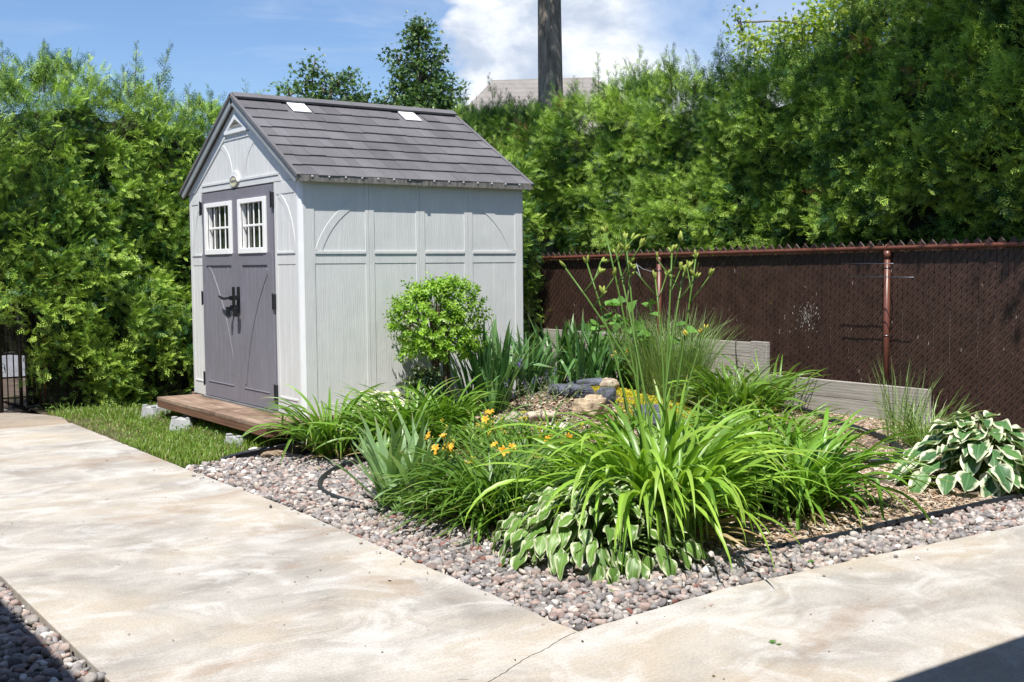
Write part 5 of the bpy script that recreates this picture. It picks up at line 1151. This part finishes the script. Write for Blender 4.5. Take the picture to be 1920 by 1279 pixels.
# catmint with purple flowers
r = np.random.default_rng(181); cmr = empty('catmint', (1.85, -.72, .3), 'straggly catmint with small purple flower spikes beside the slate rocks', 'catmint'); a_ = MB(); f_ = MB()
for k in range(46):
    b = np.array((1.88+r.normal()*.20, -.75+r.normal()*.18, .32)); d = nrm(r.normal(size=3)*(.6, .6, .1)+np.array((0, 0, .8))); L_ = r.uniform(.14, .32); P = b+d*L_*np.linspace(0, 1, 8)[:, None]; a_.tube(P, .0018, 4, (.2, .26, .12), cap=False)
    n = 18; idx = r.integers(0, 8, n); tip = nrm(r.normal(size=(n, 3))+np.array((0, 0, .3))); X, Y, Z = frame_from(tip, r.normal(size=(n, 3))); a_.inst(OT, OFt, P[idx], X, Y, Z, r.uniform(.012, .024, n), np.array((.22, .31, .15))*r.uniform(.7, 1.2, (n, 1)))
    if k % 2 == 0:
        n = 16; X, Y, Z = frame_from(nrm(r.normal(size=(n, 3))), r.normal(size=(n, 3))); f_.inst(OT, OFt, P[-1]+r.normal(size=(n, 3))*(.008, .008, .022), X, Y, Z, r.uniform(.008, .015, n), np.array((.22, .13, .45))*r.uniform(.7, 1.3, (n, 1)))
a_.build('leaves', M_leaf, cmr); f_.build('flowers', M_petal, cmr)['kind'] = 'stuff'
sv = empty('salvia', (1.55, -1.0, .22), 'single purple flower spike in front of the tall iris', 'salvia'); a_ = MB(); P = np.array([(1.60, -1.0, .20), (1.57, -1.0, .45), (1.50, -1.0, .62), (1.48, -1.0, .71)]); a_.tube(P, .003, 5, (.18, .24, .12)); a_.build('flower_stem', M_leaf, sv)
f_ = MB(); n = 90; X, Y, Z = frame_from(nrm(r.normal(size=(n, 3))), r.normal(size=(n, 3))); f_.inst(OT, OFt, np.array((1.485, -1.0, .68))+r.normal(size=(n, 3))*(.013, .013, .024), X, Y, Z, r.uniform(.010, .018, n), np.array((.20, .12, .50))*r.uniform(.7, 1.3, (n, 1))); f_.build('flower', M_petal, sv)

# ------------------------------------------------------------------ rocks of the rockery
SLT = (.105, .115, .145); BEI = (.46, .36, .25)
rock('slate_rock', (2.22, -.72, .385), (.21, .17, .06), SLT, 'large flat dark blue slate slab in the middle of the rockery', rz=.3, seed=5, ang=.16, tilt=(.12, .1), layers=True)
rock('slate_rock', (2.62, -.48, .40), (.20, .09, .045), SLT, 'thin dark slate slab behind the large flat one', rz=-.5, seed=6, ang=.16, tilt=(.05, -.08), layers=True)
rock('slate_rock', (2.45, -.92, .33), (.09, .08, .06), SLT, 'dark slate chunk above the beige boulder', rz=.9, seed=7, ang=.2, layers=True)
rock('slate_rock', (2.60, -1.36, .20), (.13, .09, .07), SLT, 'dark blue slate stone edged by yellow sedum', rz=.2, seed=8, ang=.2, layers=True)
rock('slate_rock', (2.42, -1.86, .11), (.11, .08, .10), SLT, 'upright dark slate stone at the right end of the sedum', rz=-.3, seed=9, ang=.2, layers=True)
rock('slate_rock', (2.42, -1.58, .16), (.12, .08, .08), SLT, 'blocky slate stone in front of the yellow sedum', rz=1.2, seed=19, ang=.2, layers=True)
rock('boulder', (2.14, -1.10, .26), (.14, .12, .10), BEI, 'squarish beige boulder in the centre of the rockery', 'boulder', .3, 10, ang=.24, layers=True)
rock('boulder', (1.66, -1.02, .235), (.15, .11, .055), (.44, .36, .28), 'long low beige boulder left of the squarish one', 'boulder', -.4, 12, ang=.24)
rock('boulder', (2.75, -.62, .40), (.10, .09, .07), (.42, .34, .26), 'small rounded brown boulder on top of the rockery', 'boulder', .2, 13, ang=.16)
rock('boulder', (1.45, -.98, .22), (.14, .11, .07), (.36, .31, .26), 'greyish tan boulder at the foot of the tall iris', 'boulder', .7, 14, ang=.18)
rock('boulder', (1.55, -1.35, .15), (.20, .13, .06), (.50, .45, .38), 'pale flat boulder in front of the rockery', 'boulder', .1, 16, ang=.24, layers=True)
rock('boulder', (2.30, -2.12, .05), (.19, .12, .05), (.58, .56, .52), 'whitish flat stone right of the tall stems', 'boulder', -.5, 17, ang=.12)
rock('boulder', (2.15, -3.55, .02), (.16, .11, .06), (.30, .29, .30), 'flat grey stone half hidden by the right daylily', 'boulder', .4, 18, ang=.14)
# thin cable over the timber
m_ = MB(); m_.tube(catmull([(5.3, -.02, .60), (5.12, -.02, .668), (5.035, -.03, .66), (5.0, -.08, .45), (4.98, -.15, .15), (4.9, -.2, .05)]), .006, 6)
tag(m_.build('cable', M_hose, smooth=True), 'thin black cable hanging over the upper grey timber', 'cable')

# ------------------------------------------------------------------ lawn, weeds, litter
r = np.random.default_rng(191); n = 34000
x = r.uniform(-1.13, .36, n); y = r.uniform(-.2, 4.05, n); nz = VN(77, 2.6, 10)(np.c_[x, y, 0*x]); keep = (x > edge_u(np.minimum(y, 2.86))+.01+.03*r.random(n)) & (y > lawnline(x)+.015) & ((x < -.40) | (y < .0) | (y > 2.45)| (x < -.2)) & (r.random(n) < np.clip(.85+.35*nz-(y > 2.8)*.35-(x > -.45)*.30, .08, 1))
x, y = x[keep], y[keep]; n = len(x); lm = MB(); az = r.uniform(0, 2*PI, n); h = r.uniform(.025, .062, n)*(1+.25*nz[keep]); ln = r.uniform(.2, .9, n)
d = np.stack([np.cos(az), np.sin(az), 0*az], -1); sdv = np.stack([-np.sin(az), np.cos(az), 0*az], -1); b = np.stack([x, y, -.022+lz(x, y)], -1); w_ = r.uniform(.0022, .0038, n)[:, None]
m1 = b+d*(h*ln*.35)[:, None]+np.array((0, 0, 1))*(h*.6)[:, None]; t1 = b+d*(h*ln)[:, None]+np.array((0, 0, 1))*h[:, None]
V = np.stack([b-sdv*w_, b+sdv*w_, m1-sdv*w_*.8, m1+sdv*w_*.8, t1-sdv*w_*.1, t1+sdv*w_*.1], 1); F = np.array([(0, 1, 3, 2), (2, 3, 5, 4)])
t = r.random((n, 1)); c = np.array((.115, .21, .03))*(1-t)+np.array((.22, .34, .05))*t; dry = r.random(n) < .10; c[dry] = (.36, .30, .14)
lm.add(V.reshape(-1, 3), (F[None]+(np.arange(n)*6)[:, None, None]).reshape(-1, 4), np.repeat(c, 6, 0)); tag(lm.build('lawn_grass', M_leaf), 'short green lawn grass between the path and the shed platform', 'grass', kind='stuff')
wd_ = MB(); n = 900; x = np.concatenate([r.normal(-.50, .08, 350), r.uniform(-1.0, -.2, 250), r.uniform(-1.1, .3, 300)]); y = np.concatenate([r.uniform(.3, 2.6, 350), r.uniform(-.05, 2.8, 250), r.uniform(3.3, 4.1, 300)])
tip = nrm(r.normal(size=(n, 3))*(1, 1, .3)+np.array((0, 0, .25))); X, Y, Z = frame_from(tip, nrm(r.normal(size=(n, 3))*.3+np.array((0, 0, 1)))); wd_.inst(OT, OFt, np.c_[x, y, lz(x, y)+r.uniform(.0, .06, n)], X, Y, Z, r.uniform(.014, .034, n), np.array((.12, .24, .04))*r.uniform(.7, 1.4, (n, 1)))
for k in range(14):
    blades(wd_, r, 9, (r.uniform(-1.05, -.3), r.choice([r.uniform(2.5, 4.0), r.uniform(2.9, 3.6)]), -.01), .03, (.10, .24), (.004, .007), (5, 40), (30, 100), (.16, .28, .05), (.26, .38, .08))
tag(wd_.build('lawn_weeds', M_leaf), 'small leafy weeds along the platform and under the left hedge', 'weeds', kind='stuff')
# leaf litter and specks on the concrete and in the gravel
lt = MB(); n = 150; x = np.concatenate([r.uniform(-2.8, -1.25, 100), r.uniform(-1.5, 3, 50)]); y = np.concatenate([r.uniform(-5.5, 2.8, 100), r.uniform(-7.0, -5.2, 50)])
tip = nrm(r.normal(size=(n, 3))*(1, 1, .12)); X, Y, Z = frame_from(tip, nrm(r.normal(size=(n, 3))*.25+np.array((0, 0, 1)))); pal = np.array([(.10, .07, .04), (.16, .12, .05), (.05, .04, .03), (.20, .13, .06)])
lt.inst(OT, OFt, np.c_[x, y, np.full(n, .004)], X, Y, Z, r.uniform(.004, .014, n)*r.choice([1, 1, 1, 1.6], n), pal[r.integers(0, 4, n)])
for k in range(26):
    p = np.array((r.uniform(-2.7, -1.2), r.uniform(-5.4, 2), .003)); a = r.uniform(0, 2*PI); l = r.uniform(.01, .04); q = p+np.array((math.cos(a)*l, math.sin(a)*l, .001)); lt.tube([p, (p+q)/2+r.normal(size=3)*(.002, .002, 0), q], .0008, 3, (.10, .07, .045), cap=False)
tag(lt.build('leaf_litter', M_leaf), 'tiny dry leaf bits and twigs scattered over the concrete', 'litter', kind='stuff')
def fallen(loc, s, lab, seed, col=(.09, .22, .035)):
    rq = np.random.default_rng(seed); m = MB(); T, F = leaf_tpl(seed); 
    for k in range(3): 
        X, Y, Z = frame_from(nrm(rq.normal(size=(1, 3))*(1, 1, .15)), np.array([[rq.normal()*.2, rq.normal()*.2, 1.0]])); m.inst(T, F, np.array([loc])+rq.normal(size=(1, 3))*(s*.3, s*.3, .002), X, Y, Z, np.array([s*rq.uniform(.5, .9)]), np.array([col]))
    tag(m.build('fallen_leaf', M_leaf, smooth=True), lab, 'leaf')
fallen((-.68, -5.65, .008), .030, 'crumpled green leaf lying on the concrete at the lower right', 1)
fallen((.40, -4.93, .01), .030, 'small green leaf on the gravel near the right path edge', 2, (.13, .27, .05))
fallen((-.72, -4.72, .01), .020, 'tiny green sprig on the gravel in front of the low hosta', 3, (.17, .27, .04))
fallen((-.35, -1.0, .01), .022, 'small green seedling on the gravel left of the pipe loop', 4, (.16, .30, .05))
